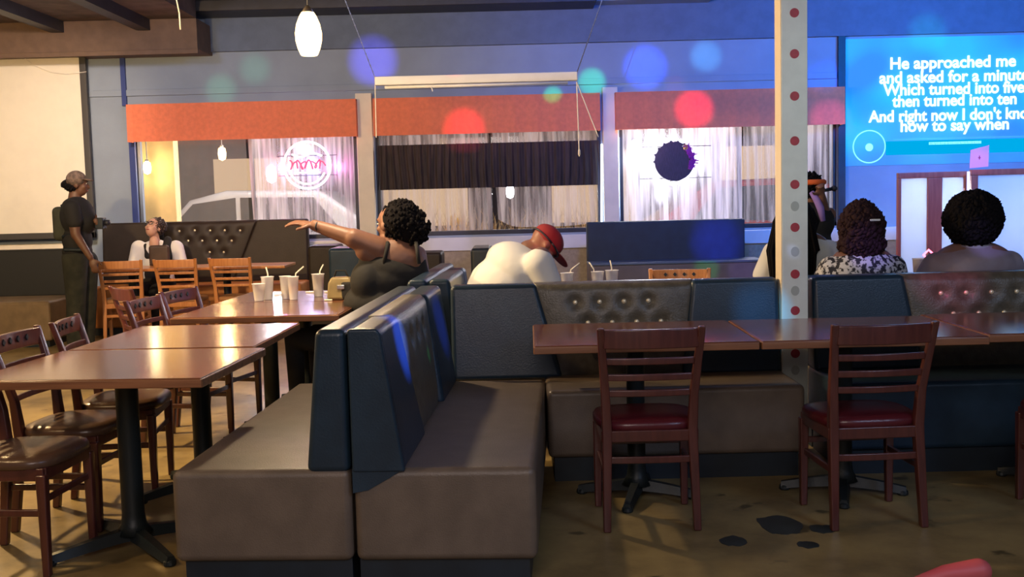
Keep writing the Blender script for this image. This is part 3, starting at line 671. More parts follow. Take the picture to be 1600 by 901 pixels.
table('dark wooden table at the right edge showing button reflections', 2.57, 5.12, 0.975, 0.80, RAD(0), (0.0, -0.08), 0.28, 50, GR, 0.042)
table('wooden table behind the booth row, under the white-shirted man\'s cups', 0.62, 7.25, 1.2, 0.7, RAD(-2), (0, 0))
# table before the orange chairs
tt = thing('booth_table', 'honey-edged table between the orange chairs and the seated woman', 'table', (-3.25, 11.45, 0))
bm = BM(); box(bm, -1.15, 0.92, -0.28, 0.30, 0.735, 0.765); new('tabletop', bm, M_ochair, tt, bevel=0.006)
for x in (-0.75, 0.25):
    bm = BM(); lathe(bm, [(0.2, 0.0), (0.2, 0.02), (0.05, 0.05), (0.04, 0.1), (0.04, 0.735)], x, 0, 20); new('pedestal', bm, M_iron, tt, True)

# ------------------------------------------------------------------ chairs
def chair(name, label, m, mpad, cutouts=True):
    t = thing(name, label, 'chair')
    ty = [(0.0, 0.0), (0.045, 0.42), (0.03, 0.58), (-0.055, 0.87)]
    xs_ = [0.190, 0.180, 0.186, 0.208]
    for s in (-1, 1):
        bm = BM(); bar(bm, [(s*xs_[i], ty[i][0], ty[i][1]) for i in range(4)], [0.032, 0.042, 0.038, 0.030], [0.034, 0.044, 0.034, 0.026]); new('rear_leg', bm, m, t, bevel=0.006)
        bm = BM(); bar(bm, [(s*0.196, 0.385, 0.0), (s*0.194, 0.385, 0.40)], [0.030, 0.040], [0.030, 0.040]); new('front_leg', bm, m, t, bevel=0.006)
        bm = BM(); box(bm, s*0.19-0.009, s*0.19+0.009, 0.03, 0.38, 0.235, 0.262); new('side_stretcher', bm, m, t, bevel=0.004)
    bm = BM()
    box(bm, -0.19, 0.19, 0.025, 0.05, 0.375, 0.425); box(bm, -0.19, 0.19, 0.375, 0.40, 0.375, 0.425); box(bm, -0.205, -0.18, 0.03, 0.395, 0.375, 0.425); box(bm, 0.18, 0.205, 0.03, 0.395, 0.375, 0.425)
    new('seat_frame', bm, m, t, bevel=0.005)
    bm = BM(); n = 40; R = []
    for (k, z) in ((0.93, 0.418), (1.0, 0.428), (1.0, 0.447), (0.96, 0.461), (0.80, 0.470), (0.4, 0.474)):
        ring = []
        for i in range(n):
            a = 2*math.pi*i/n; ca, sa = math.cos(a), math.sin(a); p = 4
            r = 1/((abs(ca)**p+abs(sa)**p)**(1/p)); wx = 0.222-0.018*max(0, -sa*r)
            ring.append(bm.verts.new((k*wx*ca*r, 0.225+k*0.20*sa*r, z)))
        R.append(ring)
    for A, B in zip(R, R[1:]):
        for i in range(n): bm.faces.new((A[i], A[(i+1) % n], B[(i+1) % n], B[i]))
    bm.faces.new(R[0]); bm.faces.new(R[-1]); new('seat_pad', bm, mpad, t, smooth=True)
    def yz(z):
        for (y0, z0), (y1, z1) in zip(ty, ty[1:]):
            if z0 <= z <= z1: return y0+(y1-y0)*(z-z0)/(z1-z0)
        return ty[-1][0]
    bm = BM(); arcrail(bm, -0.196, 0.196, yz(0.82), 0.782, 0.862, 0.020, 0.028, 14); tr = new('top_rail', bm, m, t, bevel=0.005)
    if cutouts:
        for i in range(4):
            x = -0.10+0.067*i; bm = BM(); k = 1-(x/0.196)**2; yy = yz(0.82)-0.022*k
            prism(bm, [(x-0.014, 0.827), (x, 0.842), (x+0.014, 0.827), (x, 0.812)], 'y', yy-0.0115, yy+0.0115); new('cutout', bm, M_kick, tr)
    for z in (0.725, 0.655, 0.585):
        bm = BM(); arcrail(bm, -0.188, 0.188, yz(z), z-0.014, z+0.014, 0.013, 0.020, 12); new('back_slat', bm, m, t, bevel=0.004)
    bm = BM(); arcrail(bm, -0.182, 0.182, 0.028, 0.285, 0.315, 0.012, 0.008, 8); new('rear_stretcher', bm, m, t, bevel=0.004)
    bm = BM(); box(bm, -0.185, 0.185, 0.379, 0.391, 0.285, 0.312); new('front_stretcher', bm, m, t, bevel=0.004)
    return t
GC = 'dark wooden ladder-back chairs'
c0 = chair('dining_chair', 'dark mahogany ladder-back chair with burgundy seat, middle of the picture before the tufted booth', M_chair, M_pad, False); c0['group'] = GC
def place(src, x, y, rz, label, first=False):
    c = src if first else copy_tree(src)
    c.location = (x, y, 0); c.rotation_euler = (0, 0, rz); c['label'] = label; return c
place(c0, 0.565, 4.475, RAD(0), c0['label'], True)
place(c0, 1.505, 4.43, RAD(3), 'dark mahogany ladder-back chair with burgundy seat, to the right of the post')
place(c0, 2.46, 4.42, RAD(0), 'dark chair cut off by the right edge, only a leg showing')
place(c0, 1.84, 6.78, RAD(0), 'chair under the woman with long braids, behind the post')
c1 = chair('dining_chair', 'x', M_chair, mat('brown_seat_vinyl', (0.10, 0.055, 0.035), 0.28, bump=0.2, bscale=90), True); c1['group'] = GC
place(c1, -2.19, 4.32, RAD(-90-4), 'dark chair nearest the camera at the left edge, tucked under the first table', True)
place(c1, -2.20, 4.88, RAD(-90-4), 'dark chair second from the camera along the left tables, brown seat catching light')
place(c1, -2.18, 5.40, RAD(-90+6), 'dark chair beside the second left table, in front of the standing person')
place(c1, -2.16, 6.48, RAD(-90-8), 'dark chair side-on against the bare table, its slats lit white')
place(c1, -2.12, 7.05, RAD(-90-14), 'small dark chair with rounded back beside the third left table')
place(c1, -2.60, 7.35, RAD(-90+38), 'dark chair pulled away at an angle behind the left tables')
o0 = chair('dining_chair', 'x', M_ochair, mat('tan_seat_vinyl', (0.35, 0.18, 0.08), 0.4), True); o0['group'] = 'honey-coloured ladder-back chairs'
place(o0, (199-800)/152, 11.0, RAD(10), 'honey-coloured chair beside the standing person, half hidden by a dark chair', True)
place(o0, (288-800)/151, 11.0, RAD(0), 'honey-coloured chair with diamond cut-outs right in front of the seated woman')
place(o0, (372-800)/151, 11.0, RAD(-4), 'honey-coloured chair to the right of the seated woman, near the cups')
place(o0, 1.20, 7.75, RAD(172), 'honey-coloured chair whose top shows above the front booth row')

# ------------------------------------------------------------------ post
px0 = (1223-800)/295.5; y0p = 5.74
ps = thing('steel_post', 'pale green square post with a column of red dots', 'post', (px0+0.068, y0p, 0))
bm = BM(); box(bm, -0.068, 0.068, 0, 0.13, 0, ZC-0.001); new('post_body', bm, M_plate, ps, bevel=0.003)
bm = BM(); box(bm, -0.072, -0.0675, 0.002, 0.128, 0, ZC-0.002); q = new('side_face', bm, M_post2, ps); q['label'] = 'cream side of the post'
for py in (-45, 20, 84, 150, 220, 288, 355, 428, 485, 552):
    z = W(1242, py, y0p).z; bm = BM(); n = 24
    prism(bm, [(0.024*math.cos(2*math.pi*i/n), z+0.024*math.sin(2*math.pi*i/n)) for i in range(n)], 'y', -0.0025, 0.002); q = new('red_dot', bm, M_reddot, ps); q['label'] = 'red dot'
for py in (322, 393, 454, 578):
    z = W(1242, py, y0p).z; bm = BM(); n = 24
    prism(bm, [(0.022*math.cos(2*math.pi*i/n), z+0.026*math.sin(2*math.pi*i/n)) for i in range(n)], 'y', -0.0022, 0.002); new('pale_dot', bm, mat('pale_dot_paint', (0.44, 0.48, 0.44), 0.4), ps)

# ------------------------------------------------------------------ cups
def cup(px, py, label, h=0.155, fill=0.6, drink=M_ice, straw=(0.05, 0.02), z=0.765, r=0.043, pos=None):
    p = pos or G(px, py, z); t = thing('plastic_cup', label, 'cup', (p[0], p[1], z+0.001), 0, 'clear plastic cups')
    bm = BM(); lathe(bm, [(0.0005, 0.0), (r*0.70, 0.0), (r*0.72, 0.004), (r*0.98, h*0.97), (r*1.05, h*0.975), (r*1.05, h), (r*0.94, h), (r*0.66, 0.006), (0.0005, 0.006)], n=24, cap=False); new('cup_wall', bm, M_cup, t, True)
    bm = BM(); lathe(bm, [(r*0.64, 0.008), (r*(0.66+0.28*fill), h*fill), (0.001, h*fill)], n=20, cap=True); q = new('drink', bm, drink, t, True)
    for k in range(4):
        bmm = BM(); a = k*1.7; box(bmm, -0.011, 0.011, -0.011, 0.011, -0.011, 0.011)
        bmesh.ops.transform(bmm, matrix=Matrix.Translation((0.014*math.cos(a), 0.014*math.sin(a), h*fill+0.006)) @ Matrix.Rotation(a, 4, (1, 0.3, 0.6)), verts=bmm.verts); new('ice_cube', bmm, M_cup, t)
    if straw:
        bm = BM(); tube(bm, [(-straw[0]*0.3, 0, 0.02), (straw[0]*0.45, 0, h*0.98), (straw[0]*0.5, 0, h*1.12), (straw[0]*0.5+straw[1], 0, h*1.12+0.045)], 0.0045, 8); new('straw', bm, M_straw, t, True)
    return t
cup(405, 470, 'short plastic cup at the left end of the cup row', 0.115, 0.5, straw=None)
cup(419, 468, 'tall plastic cup with an upright straw, left end of the cup row', straw=(0.01, -0.01), fill=0.35)
cup(447, 467, 'plastic cup in the touching pair, the clear one without a straw', straw=None, fill=0.5, r=0.038)
cup(459, 468, 'plastic cup in the touching pair, peach drink and slanted straw', fill=0.55, drink=M_peach, straw=(0.04, 0.055), r=0.038)
cup(498, 463, 'plastic cup with milky drink and a straw, nearest the handbag', fill=0.85, straw=(0.03, 0.025))
cup(0, 0, 'plastic cup in front of the white-shirted man\'s arm', 0.13, 0.4, pos=(0.20, 7.15), straw=None)
cup(0, 0, 'plastic cup with a long slanting straw right of the white-shirted man', 0.14, 0.4, pos=(0.365, 7.15), straw=(0.05, 0.06))
cup(0, 0, 'plastic cup with a straw leaning left, above the booth row', 0.14, 0.5, pos=(0.57, 7.2), straw=(-0.05, -0.03))
cup(0, 0, 'plastic cup with an upright straw, right one above the booth row', 0.15, 0.5, pos=(0.66, 7.15), straw=(0.0, -0.01))
for (a_, b_, lab) in (((478, 456), (492, 456), 'loose white straw lying left of the milky drink cup'), ((507, 456), (520, 456), 'loose white straw lying beside the handbag, the far one'), ((507, 468.5), (519, 468.5), 'loose white straw lying beside the handbag, the near one'), ((428, 461), (440, 460), 'loose white straw lying between the tall cup and the touching pair')):
    A, B = G(*a_, 0.771), G(*b_, 0.771); bm = BM(); tube(bm, [A, B], 0.005, 8)
    tag(new('drinking_straw', bm, M_straw), lab, 'straw', 'loose straws on the cup table')

# ------------------------------------------------------------------ people
M_skin_d = mat('deep_brown_skin', (0.13, 0.06, 0.035), 0.5, var=0.1, vscale=12)
M_skin_m = mat('medium_brown_skin', (0.19, 0.092, 0.062), 0.5, var=0.08, vscale=12)
M_skin_l = mat('fair_skin', (0.52, 0.30, 0.21), 0.5, var=0.06, vscale=12)
M_hair = mat('black_hair', (0.006, 0.005, 0.006), 0.9, spec=0.12, bump=0.8, bscale=90)
M_blackc = mat('black_cotton', (0.012, 0.012, 0.013), 0.85, bump=0.3, bscale=30)
M_whitec = mat('white_cotton', (0.74, 0.74, 0.72), 0.85, bump=0.35, bscale=14)
def rsphere(bm, c, r, sub=3): bmesh.ops.create_icosphere(bm, subdivisions=sub, radius=r, matrix=Matrix.Translation(c))
def cap(bm, a, ra, b, rb):
    a, b = Vector(a), Vector(b); d = (b-a).length
    rsphere(bm, a, ra, 2 if ra < 0.03 else 3); rsphere(bm, b, rb, 2 if rb < 0.03 else 3)
    if d > 1e-4:
        q = (b-a).to_track_quat('Z', 'Y').to_matrix().to_4x4()
        bmesh.ops.create_cone(bm, cap_ends=True, segments=20, radius1=ra, radius2=rb, depth=d, matrix=Matrix.Translation((a+b)/2) @ q)
def ell(bm, c, r, rot=None):
    m = Matrix.Translation(Vector(c)) @ (rot.to_4x4() if rot else Matrix.Identity(4)) @ Matrix.Diagonal((*r, 1))
    bmesh.ops.create_icosphere(bm, subdivisions=3, radius=1, matrix=m)
def fused(name, bm, m, parent, vox=0.011, smooth=4, root=Vector((0, 0, 0))):
    bmesh.ops.translate(bm, vec=-root, verts=bm.verts)
    me = bpy.data.meshes.new(name); bm.to_mesh(me); bm.free(); me.materials.append(m)
    o = bpy.data.objects.new(name, me); C.objects.link(o)
    r = o.modifiers.new('fuse', 'REMESH'); r.mode = 'VOXEL'; r.voxel_size = vox; r.use_smooth_shade = True
    s = o.modifiers.new('smooth', 'SMOOTH'); s.factor = 0.5; s.iterations = smooth
    o.parent = parent; return o
def rotm(yaw, pitch=0, roll=0):
    """yaw 0 faces +y (away from the camera), positive turns left; pitch positive looks up"""
    return (Matrix.Rotation(yaw, 3, 'Z') @ Matrix.Rotation(pitch, 3, 'X') @ Matrix.Rotation(roll, 3, 'Y'))
def head(bm, c, R, k=1.0):
    c = Vector(c)
    def P(x, y, z): return c + R @ Vector((x*k, y*k, z*k))
    ell(bm, P(0, -0.008, 0.03), (0.076*k, 0.097*k, 0.092*k), R); ell(bm, P(0, 0.025, -0.035), (0.058*k, 0.068*k, 0.072*k), R)
    ell(bm, P(0, 0.045, -0.078), (0.030*k, 0.032*k, 0.024*k), R)
    cap(bm, P(0, 0.086, 0.02), 0.010*k, P(0, 0.106, -0.018), 0.015*k)
    for s in (-1, 1):
        ell(bm, P(s*0.077, -0.005, -0.005), (0.012*k, 0.022*k, 0.032*k), R); ell(bm, P(s*0.04, 0.062, -0.015), (0.024*k, 0.024*k, 0.022*k), R)
    ell(bm, P(0, 0.080, 0.043), (0.05*k, 0.014*k, 0.010*k), R)
    ell(bm, P(0, 0.084, -0.047), (0.024*k, 0.012*k, 0.006*k), R); ell(bm, P(0, 0.082, -0.058), (0.020*k, 0.012*k, 0.007*k), R)
    return P
def face(parent, c, R, root, k=1.0, shut=False):
    c = Vector(c)-root
    for s in (-1, 1):
        bm = BM(); ell(bm, c+R @ Vector((s*0.031*k, 0.083*k, 0.018*k)), (0.013*k, 0.007*k, 0.007*k), R); e = new('eye', bm, mat('eye_white', (0.6, 0.58, 0.55), 0.3), parent, True)
        bm = BM(); ell(bm, c+R @ Vector((s*0.031*k, 0.089*k, 0.018*k)), (0.006*k, 0.003*k, 0.006*k), R); new('iris', bm, M_kick, e, True)
        bm = BM(); cap(bm, c+R @ Vector((s*0.014*k, 0.093*k, 0.040*k)), 0.004*k, c+R @ Vector((s*0.048*k, 0.080*k, 0.043*k)), 0.003*k); new('eyebrow', bm, M_hair, parent, True)
    bm = BM(); ell(bm, c+R @ Vector((0, 0.093*k, -0.052*k)), (0.024*k, 0.006*k, 0.008*k), R); new('lips', bm, mat('lips', (0.28, 0.08, 0.07), 0.4), parent, True)
def hand(bm, wrist, d, nrm, curl=0.5, k=1.0, spread=0.10, side=1):
    """palm from wrist along d; nrm = back-of-hand direction; side = +-1 where the thumb sits"""
    wrist = Vector(wrist); d = Vector(d).normalized(); nrm = Vector(nrm); nrm = (nrm-d*nrm.dot(d)).normalized(); x = d.cross(nrm)*side
    R = Matrix((x, d, nrm)).transposed()
    ell(bm, wrist+d*0.048*k, (0.040*k, 0.052*k, 0.016*k), R)
    for i, (off, ln) in enumerate(((0.028, 0.072), (0.010, 0.082), (-0.009, 0.076), (-0.027, 0.060))):
        b0 = wrist+d*0.088*k+x*off*k; dirn = (d+x*spread*(off*20)).normalized()
        seg = ln*k/3; p = b0; a = 0.0
        for j in range(3):
            a += curl*(0.5 if j == 0 else 0.9); dd = (dirn*math.cos(a)-nrm*math.sin(a)).normalized(); q = p+dd*seg
            cap(bm, p, (0.0098-0.0008*j)*k, q, (0.0090-0.0009*j)*k); p = q
    t0 = wrist+d*0.022*k+x*0.030*k; t1 = t0+(d*0.6+x*0.75-nrm*0.2).normalized()*0.040*k; t2 = t1+(d*0.9+x*0.25-nrm*0.3).normalized()*0.032*k
    cap(bm, t0, 0.015*k, t1, 0.0115*k); cap(bm, t1, 0.0112*k, t2, 0.0095*k)
def tufts(parent, c, r, n, size, m, name='hair', root=Vector((0, 0, 0)), sc=(1, 1, 1), R=None, cut=None, seed=1, base=True):
    """curly hair: a solid core with many small curls standing out of it"""
    rnd = random.Random(seed); bm = BM(); c = Vector(c)-root; R = R or Matrix.Identity(3)
    if base: ell(bm, c, (r*sc[0], r*sc[1], r*sc[2]), R)
    g = math.pi*(3-math.sqrt(5))
    for i in range(n):
        z = 1-2*(i+0.5)/n; rr = math.sqrt(1-z*z); d = Vector((rr*math.cos(g*i), rr*math.sin(g*i), z))
        if cut and cut(d): continue
        p = c+R @ Vector((d.x*r*sc[0], d.y*r*sc[1], d.z*r*sc[2]))*rnd.uniform(0.96, 1.05)
        s = size*rnd.uniform(0.6, 1.3)
        bmesh.ops.create_icosphere(bm, subdivisions=1, radius=s, matrix=Matrix.Translation(p) @ Matrix.Rotation(rnd.uniform(0, 6), 4, (rnd.random(), rnd.random(), 1)) @ Matrix.Diagonal((1, 0.6, 1.3, 1)))
    return new(name, bm, m, parent, True)
def sitting_legs(bm, hipc, yaw, zseat, hw=0.09, k=1.0, knee=0.42):
    """pelvis, thighs and shins in trousers; returns shoe positions"""
    R = rotm(yaw); hipc = Vector(hipc); out = []
    ell(bm, hipc+Vector((0, 0, 0.0)), (0.19*k, 0.15*k, 0.12*k), R)
    for s in (-1, 1):
        a = hipc+R @ Vector((s*hw, 0.02, -0.02)); b = hipc+R @ Vector((s*(hw+0.02), knee, -0.01)); c = Vector((b.x, b.y, 0.09))+R @ Vector((0, 0.0, 0))
        cap(bm, a, 0.088*k, b, 0.062*k); cap(bm, b, 0.060*k, c, 0.043*k); out.append(c)
    return out
def shoes(parent, pts, yaw, root, m):
    R = rotm(yaw)
    for c in pts:
        bm = BM(); c = Vector((c.x, c.y, 0))-root
        ell(bm, c+R @ Vector((0, 0.06, 0.035)), (0.042, 0.12, 0.034), R); ell(bm, c+R @ Vector((0, -0.01, 0.06)), (0.04, 0.05, 0.05), R); new('shoe', bm, m, parent, True)

# P1 standing person at the left
YM = 10.6; MP = 1.0/160
def PM(px, py, dy=0): return W(px, py, YM+dy)
root = Vector((PM(124, 545).x, YM, 0)); p1 = thing('person', 'standing person in dark T-shirt, camouflage cap and small backpack, seen from the side', 'person', root)
Rh = rotm(RAD(-72), RAD(-4))
bm = BM(); head(bm, PM(121, 289), Rh)
cap(bm, PM(117, 302), 0.055, PM(116, 318), 0.065); ell(bm, PM(122, 340), (0.135, 0.18, 0.20)); ell(bm, PM(120, 375), (0.12, 0.16, 0.15)); ell(bm, PM(121, 398), (0.12, 0.17, 0.12))
cap(bm, PM(113, 326, -0.19), 0.06, PM(118, 366, -0.22), 0.046); cap(bm, PM(118, 366, -0.22), 0.044, PM(141, 402, -0.20), 0.030); hand(bm, PM(143, 405, -0.20), (0.25, 0.05, -1), (0.2, -1, 0), 0.55, 1.0, side=-1)
cap(bm, PM(120, 326, 0.19), 0.06, PM(138, 358, 0.20), 0.046); cap(bm, PM(138, 358, 0.20), 0.044, PM(150, 348, 0.0), 0.03); hand(bm, PM(150, 348, 0.0), (0.5, -0.6, 0.1), (0.6, 0.5, 0), 0.9)
for (kx, dy) in ((118, -0.09), (134, 0.1)):
    cap(bm, PM(kx-0, 405, dy), 0.095, PM(kx+2, 472, dy), 0.06); cap(bm, PM(kx+2, 472, dy), 0.06, PM(kx, 535, dy), 0.042)
body = fused('body', bm, M_skin_d, p1, 0.010, 3, root)
face(p1, PM(121, 289), Rh, root)
bm = BM(); ell(bm, PM(121, 338), (0.155, 0.21, 0.20)); ell(bm, PM(118, 322), (0.11, 0.20, 0.09)); ell(bm, PM(121, 375), (0.135, 0.18, 0.16)); ell(bm, PM(121, 392), (0.135, 0.185, 0.08)); ell(bm, PM(132, 345), (0.12, 0.15, 0.13))
cap(bm, PM(112, 325, -0.18), 0.082, PM(116, 346, -0.215), 0.072); cap(bm, PM(120, 325, 0.18), 0.08, PM(128, 346, 0.20), 0.07)
fused('t_shirt', bm, M_blackc, p1, 0.012, 4, root)
bm = BM(); ell(bm, PM(121, 403), (0.14, 0.19, 0.12))
for (kx, dy) in ((117, -0.09), (134, 0.1)):
    cap(bm, PM(kx, 408, dy), 0.118, PM(kx+2, 472, dy), 0.092); cap(bm, PM(kx+2, 472, dy), 0.092, PM(kx+1, 532, dy), 0.082)
fused('trousers', bm, mat('dark_camouflage', (0.030, 0.032, 0.022), 0.9, col2=(0.012, 0.014, 0.010), vscale=9), p1, 0.013, 4, root)
shoes(p1, [PM(118, 540, -0.09), PM(134, 540, 0.1)], RAD(-80), root, M_kick)
bm = BM(); c = PM(119, 280)
ell(bm, c+Vector((0, 0, 0.0)), (0.112, 0.095, 0.085), rotm(RAD(-72))); cp = fused('cap', bm, mat('camouflage_cap', (0.19, 0.13, 0.10), 0.9, col2=(0.07, 0.05, 0.04), vscale=30), p1, 0.01, 2, root)
bm = BM(); ell(bm, PM(134, 280)+Vector((0.0, 0, 0)), (0.075, 0.07, 0.012), rotm(RAD(0), 0, RAD(12))); new('cap_brim', bm, MATS['camouflage_cap'], cp, True).location = -root
tufts(p1, PM(106, 288), 0.05, 120, 0.012, M_hair, 'hair_bun', root, (1.1, 1, 0.8)); tufts(p1, PM(115, 291), 0.075, 120, 0.010, M_hair, 'hair', root, (1.0, 1.1, 0.8))
bm = BM(); box(bm, -0.07, 0.07, -0.12, 0.12, -0.16, 0.17); bmesh.ops.translate(bm, vec=PM(99, 350)-root, verts=bm.verts); bp_ = new('backpack', bm, mat('olive_pack_cloth', (0.035, 0.038, 0.025), 0.9, var=0.2), p1, bevel=0.05, seg=4)
bm = BM(); tube(bm, [PM(96, 322, -0.12)-root, PM(106, 316, -0.13)-root, PM(120, 320, -0.14)-root, PM(128, 340, -0.14)-root, PM(122, 362, -0.17)-root, PM(98, 370, -0.13)-root], 0.016, 8); new('shoulder_strap', bm, M_kick, bp_, True)
bm = BM(); tube(bm, [PM(100+2*i, 390, -0.19+0.0*i)-root for i in range(20)], 0.018, 8); new('belt', bm, M_kick, p1, True)
cm = thing('camera', 'small black camera in the standing person\'s raised hand', 'camera', PM(156, 348, -0.05)); cm.name = 'pocket_camera'
bm = BM(); box(bm, -0.03, 0.05, -0.06, 0.05, -0.06, 0.05); new('camera_body', bm, M_kick, cm, bevel=0.01)
bm = BM(); bmesh.ops.create_cone(bm, cap_ends=True, segments=20, radius1=0.03, radius2=0.026, depth=0.05, matrix=Matrix.Translation((0.07, 0, 0)) @ Matrix.Rotation(RAD(90), 4, 'Y')); new('lens', bm, M_dark, cm, True)

# P2 seated woman under the left window
Y2 = 12.05
def P2(px, py, dy=0): return W(px, py, Y2+dy)
root = Vector((P2(242, 400).x, Y2, 0)); pp = thing('person', 'seated person in white blouse and black vest with head tilted back', 'person', root)
Rh = rotm(RAD(180-18), RAD(28))
bm = BM(); head(bm, P2(240, 357), Rh); cap(bm, P2(241, 367), 0.05, P2(242, 380, 0.03), 0.06); ell(bm, P2(245, 405, 0.05), (0.19, 0.11, 0.22)); ell(bm, P2(246, 440, 0.05), (0.18, 0.12, 0.15))
for (ax, bx, ex) in ((218, 209, 214), (273, 284, 282)):
    cap(bm, P2(ax, 388, 0.03), 0.06, P2(bx, 418, -0.05), 0.045); cap(bm, P2(bx, 418, -0.05), 0.042, P2(ex, 415, -0.33), 0.028); hand(bm, P2(ex, 415, -0.33), (0.1 if ax < 240 else -0.3, -1, 0), (0, 0, 1), 0.3, side=1 if ax < 240 else -1)
ft = sitting_legs(bm, P2(246, 448, -0.02).xyz, RAD(180), 0.5)
fused('body', bm, M_skin_l, pp, 0.011, 3, root); face(pp, P2(240, 357), Rh, root)
bm = BM(); ell(bm, P2(245, 403, 0.05), (0.215, 0.13, 0.21)); ell(bm, P2(245, 436, 0.05), (0.20, 0.14, 0.16))
for (ax, bx) in ((217, 208), (275, 286)):
    cap(bm, P2(ax, 387, 0.03), 0.085, P2(bx, 419, -0.04), 0.066); cap(bm, P2(bx, 419, -0.04), 0.062, P2(bx, 416, -0.14), 0.052)
fused('blouse', bm, M_whitec, pp, 0.012, 4, root)
bm = BM(); ell(bm, P2(251, 407, 0.035), (0.155, 0.135, 0.20)); ell(bm, P2(247, 432, 0.035), (0.16, 0.15, 0.16)); cap(bm, P2(262, 375, 0.0), 0.045, P2(262, 400, -0.04), 0.06); cap(bm, P2(228, 384, 0.0), 0.03, P2(232, 400, -0.04), 0.045)
fused('vest', bm, M_blackc, pp, 0.012, 3, root)
bm = BM(); ell(bm, P2(241, 381, -0.075), (0.055, 0.05, 0.09)); o = fused('neckline', bm, M_skin_l, pp, 0.01, 2, root)
bm = BM(); R_ = sitting_legs(bm, P2(246, 448, -0.02).xyz, RAD(180), 0.5, k=1.12); fused('trousers', bm, M_blackc, pp, 0.014, 3, root); shoes(pp, ft, RAD(180), root, M_kick)
tufts(pp, P2(245, 354, 0.05), 0.098, 260, 0.014, mat('brown_hair', (0.035, 0.018, 0.014), 0.5), 'hair', root, (1, 1, 0.95))
bm = BM()
for s in (-1, 1):
    c = P2(240, 357)-root; pts_ = [c+Rh @ Vector((s*0.032+0.026*math.cos(a), 0.108, 0.018+0.020*math.sin(a))) for a in [2*math.pi*i/16 for i in range(17)]]; tube(bm, pts_, 0.003, 6)
tube(bm, [P2(240, 357)-root+Rh @ Vector((s*0.008, 0.11, 0.02)) for s in (-1, 1)], 0.003, 6); new('eyeglasses', bm, M_kick, pp)
bm = BM(); box(bm, -0.11, 0.11, -0.03, 0.03, -0.11, 0.11); hb = tag(new('brown_bag', bm, mat('brown_leather', (0.05, 0.03, 0.022), 0.5, var=0.2), bevel=0.03, seg=3), 'upright dark brown bag on the table before the seated person', 'bag'); hb.location = P2(249, 396, -0.42); hb.location.z = 0.765+0.112

# P3 woman in black, arm stretched left
Y3 = 6.75
def P3(px, py, dy=0): return W(px, py, Y3+dy)
root = Vector((P3(600, 440).x, Y3, 0)); pp = thing('person', 'woman in a black open-back top, curly black hair, arm stretched out to the left', 'person', root)
Rh = rotm(RAD(50), RAD(-5))
bm = BM(); head(bm, P3(612, 352), Rh)
cap(bm, P3(625, 368), 0.052, P3(630, 388), 0.062); ell(bm, P3(618, 402, 0.0), (0.19, 0.13, 0.14), rotm(0, 0, RAD(12))); ell(bm, P3(602, 432, 0.02), (0.17, 0.13, 0.16)); ell(bm, P3(592, 470, 0.0), (0.19, 0.16, 0.14))
cap(bm, P3(592, 388, -0.06), 0.075, P3(552, 372, -0.10), 0.062); cap(bm, P3(585, 400, -0.05), 0.07, P3(570, 392, -0.08), 0.06)
cap(bm, P3(552, 372, -0.10), 0.055, P3(492, 352, -0.06), 0.036); hand(bm, P3(489, 351, -0.06), (-1, 0.1, 0.16), (0.1, -0.3, 1), 0.25, 1.05, 0.22, side=-1)
cap(bm, P3(652, 398, 0.02), 0.058, P3(662, 440, 0.04), 0.045); cap(bm, P3(662, 440, 0.04), 0.042, P3(640, 455, 0.25), 0.03); hand(bm, P3(638, 455, 0.27), (-0.4, 1, 0), (0, 0, 1), 0.5)
ft = sitting_legs(bm, Vector((P3(592, 480).x, Y3, 0.55)), RAD(60), 0.5, knee=0.6)
fused('body', bm, M_skin_m, pp, 0.0085, 3, root); face(pp, P3(612, 352), Rh, root)
bm = BM(); ell(bm, P3(612, 420, 0.0), (0.215, 0.15, 0.13), rotm(0, 0, RAD(18))); ell(bm, P3(602, 438, 0.0), (0.215, 0.16, 0.16)); ell(bm, P3(590, 472, 0.0), (0.215, 0.18, 0.14)); ell(bm, P3(575, 440, -0.06), (0.11, 0.12, 0.14))
cap(bm, P3(648, 412, 0.0), 0.075, P3(655, 436, 0.02), 0.066)
tp = fused('black_top', bm, M_blackc, pp, 0.011, 3, root)
for (xa, xb_) in ((606, 600), (650, 655)):
    bm = BM(); tube(bm, [P3(xa, 378, -0.10)-root, P3((xa+xb_)/2, 394, -0.135)-root, P3(xb_, 412, -0.13)-root], 0.012, 8); new('strap', bm, M_blackc, tp, True)
bm = BM(); R_ = sitting_legs(bm, Vector((P3(592, 480).x, Y3, 0.55)), RAD(60), 0.5, k=1.1, knee=0.6); fused('trousers', bm, M_blackc, pp, 0.014, 3, root); shoes(pp, ft, RAD(60), root, M_kick)
bm = BM(); hc = P3(627, 345)-root
ell(bm, hc+Vector((0, 0, 0.0)), (0.125, 0.125, 0.125)); ell(bm, hc+Vector((0.045, 0.0, -0.05)), (0.105, 0.115, 0.11)); rnd = random.Random(4)
for i in range(1000):
    a = rnd.uniform(0, 6.28); e_ = rnd.uniform(-0.9, 1.5); cc = hc if rnd.random() < 0.6 else hc+Vector((0.05, 0, -0.05))
    d = Vector((math.cos(a)*math.cos(e_), math.sin(a)*math.cos(e_), math.sin(e_)))
    if d.x < -0.75 and d.z < 0.35: continue
    p = cc+d*rnd.uniform(0.112, 0.130); s = rnd.uniform(0.007, 0.014)
    bmesh.ops.create_icosphere(bm, subdivisions=1, radius=s, matrix=Matrix.Translation(p) @ Matrix.Diagonal((1, 0.7, 1.3, 1)))
new('hair', bm, M_hair, pp, True)
bm = BM(); tube(bm, [P3(499+6*math.cos(a), 354+8*math.sin(a)*1.0, -0.06+0.045*math.cos(a))-root for a in [2*math.pi*i/16 for i in range(17)]], 0.005, 6); q = new('bracelet', bm, M_dark, pp, True)

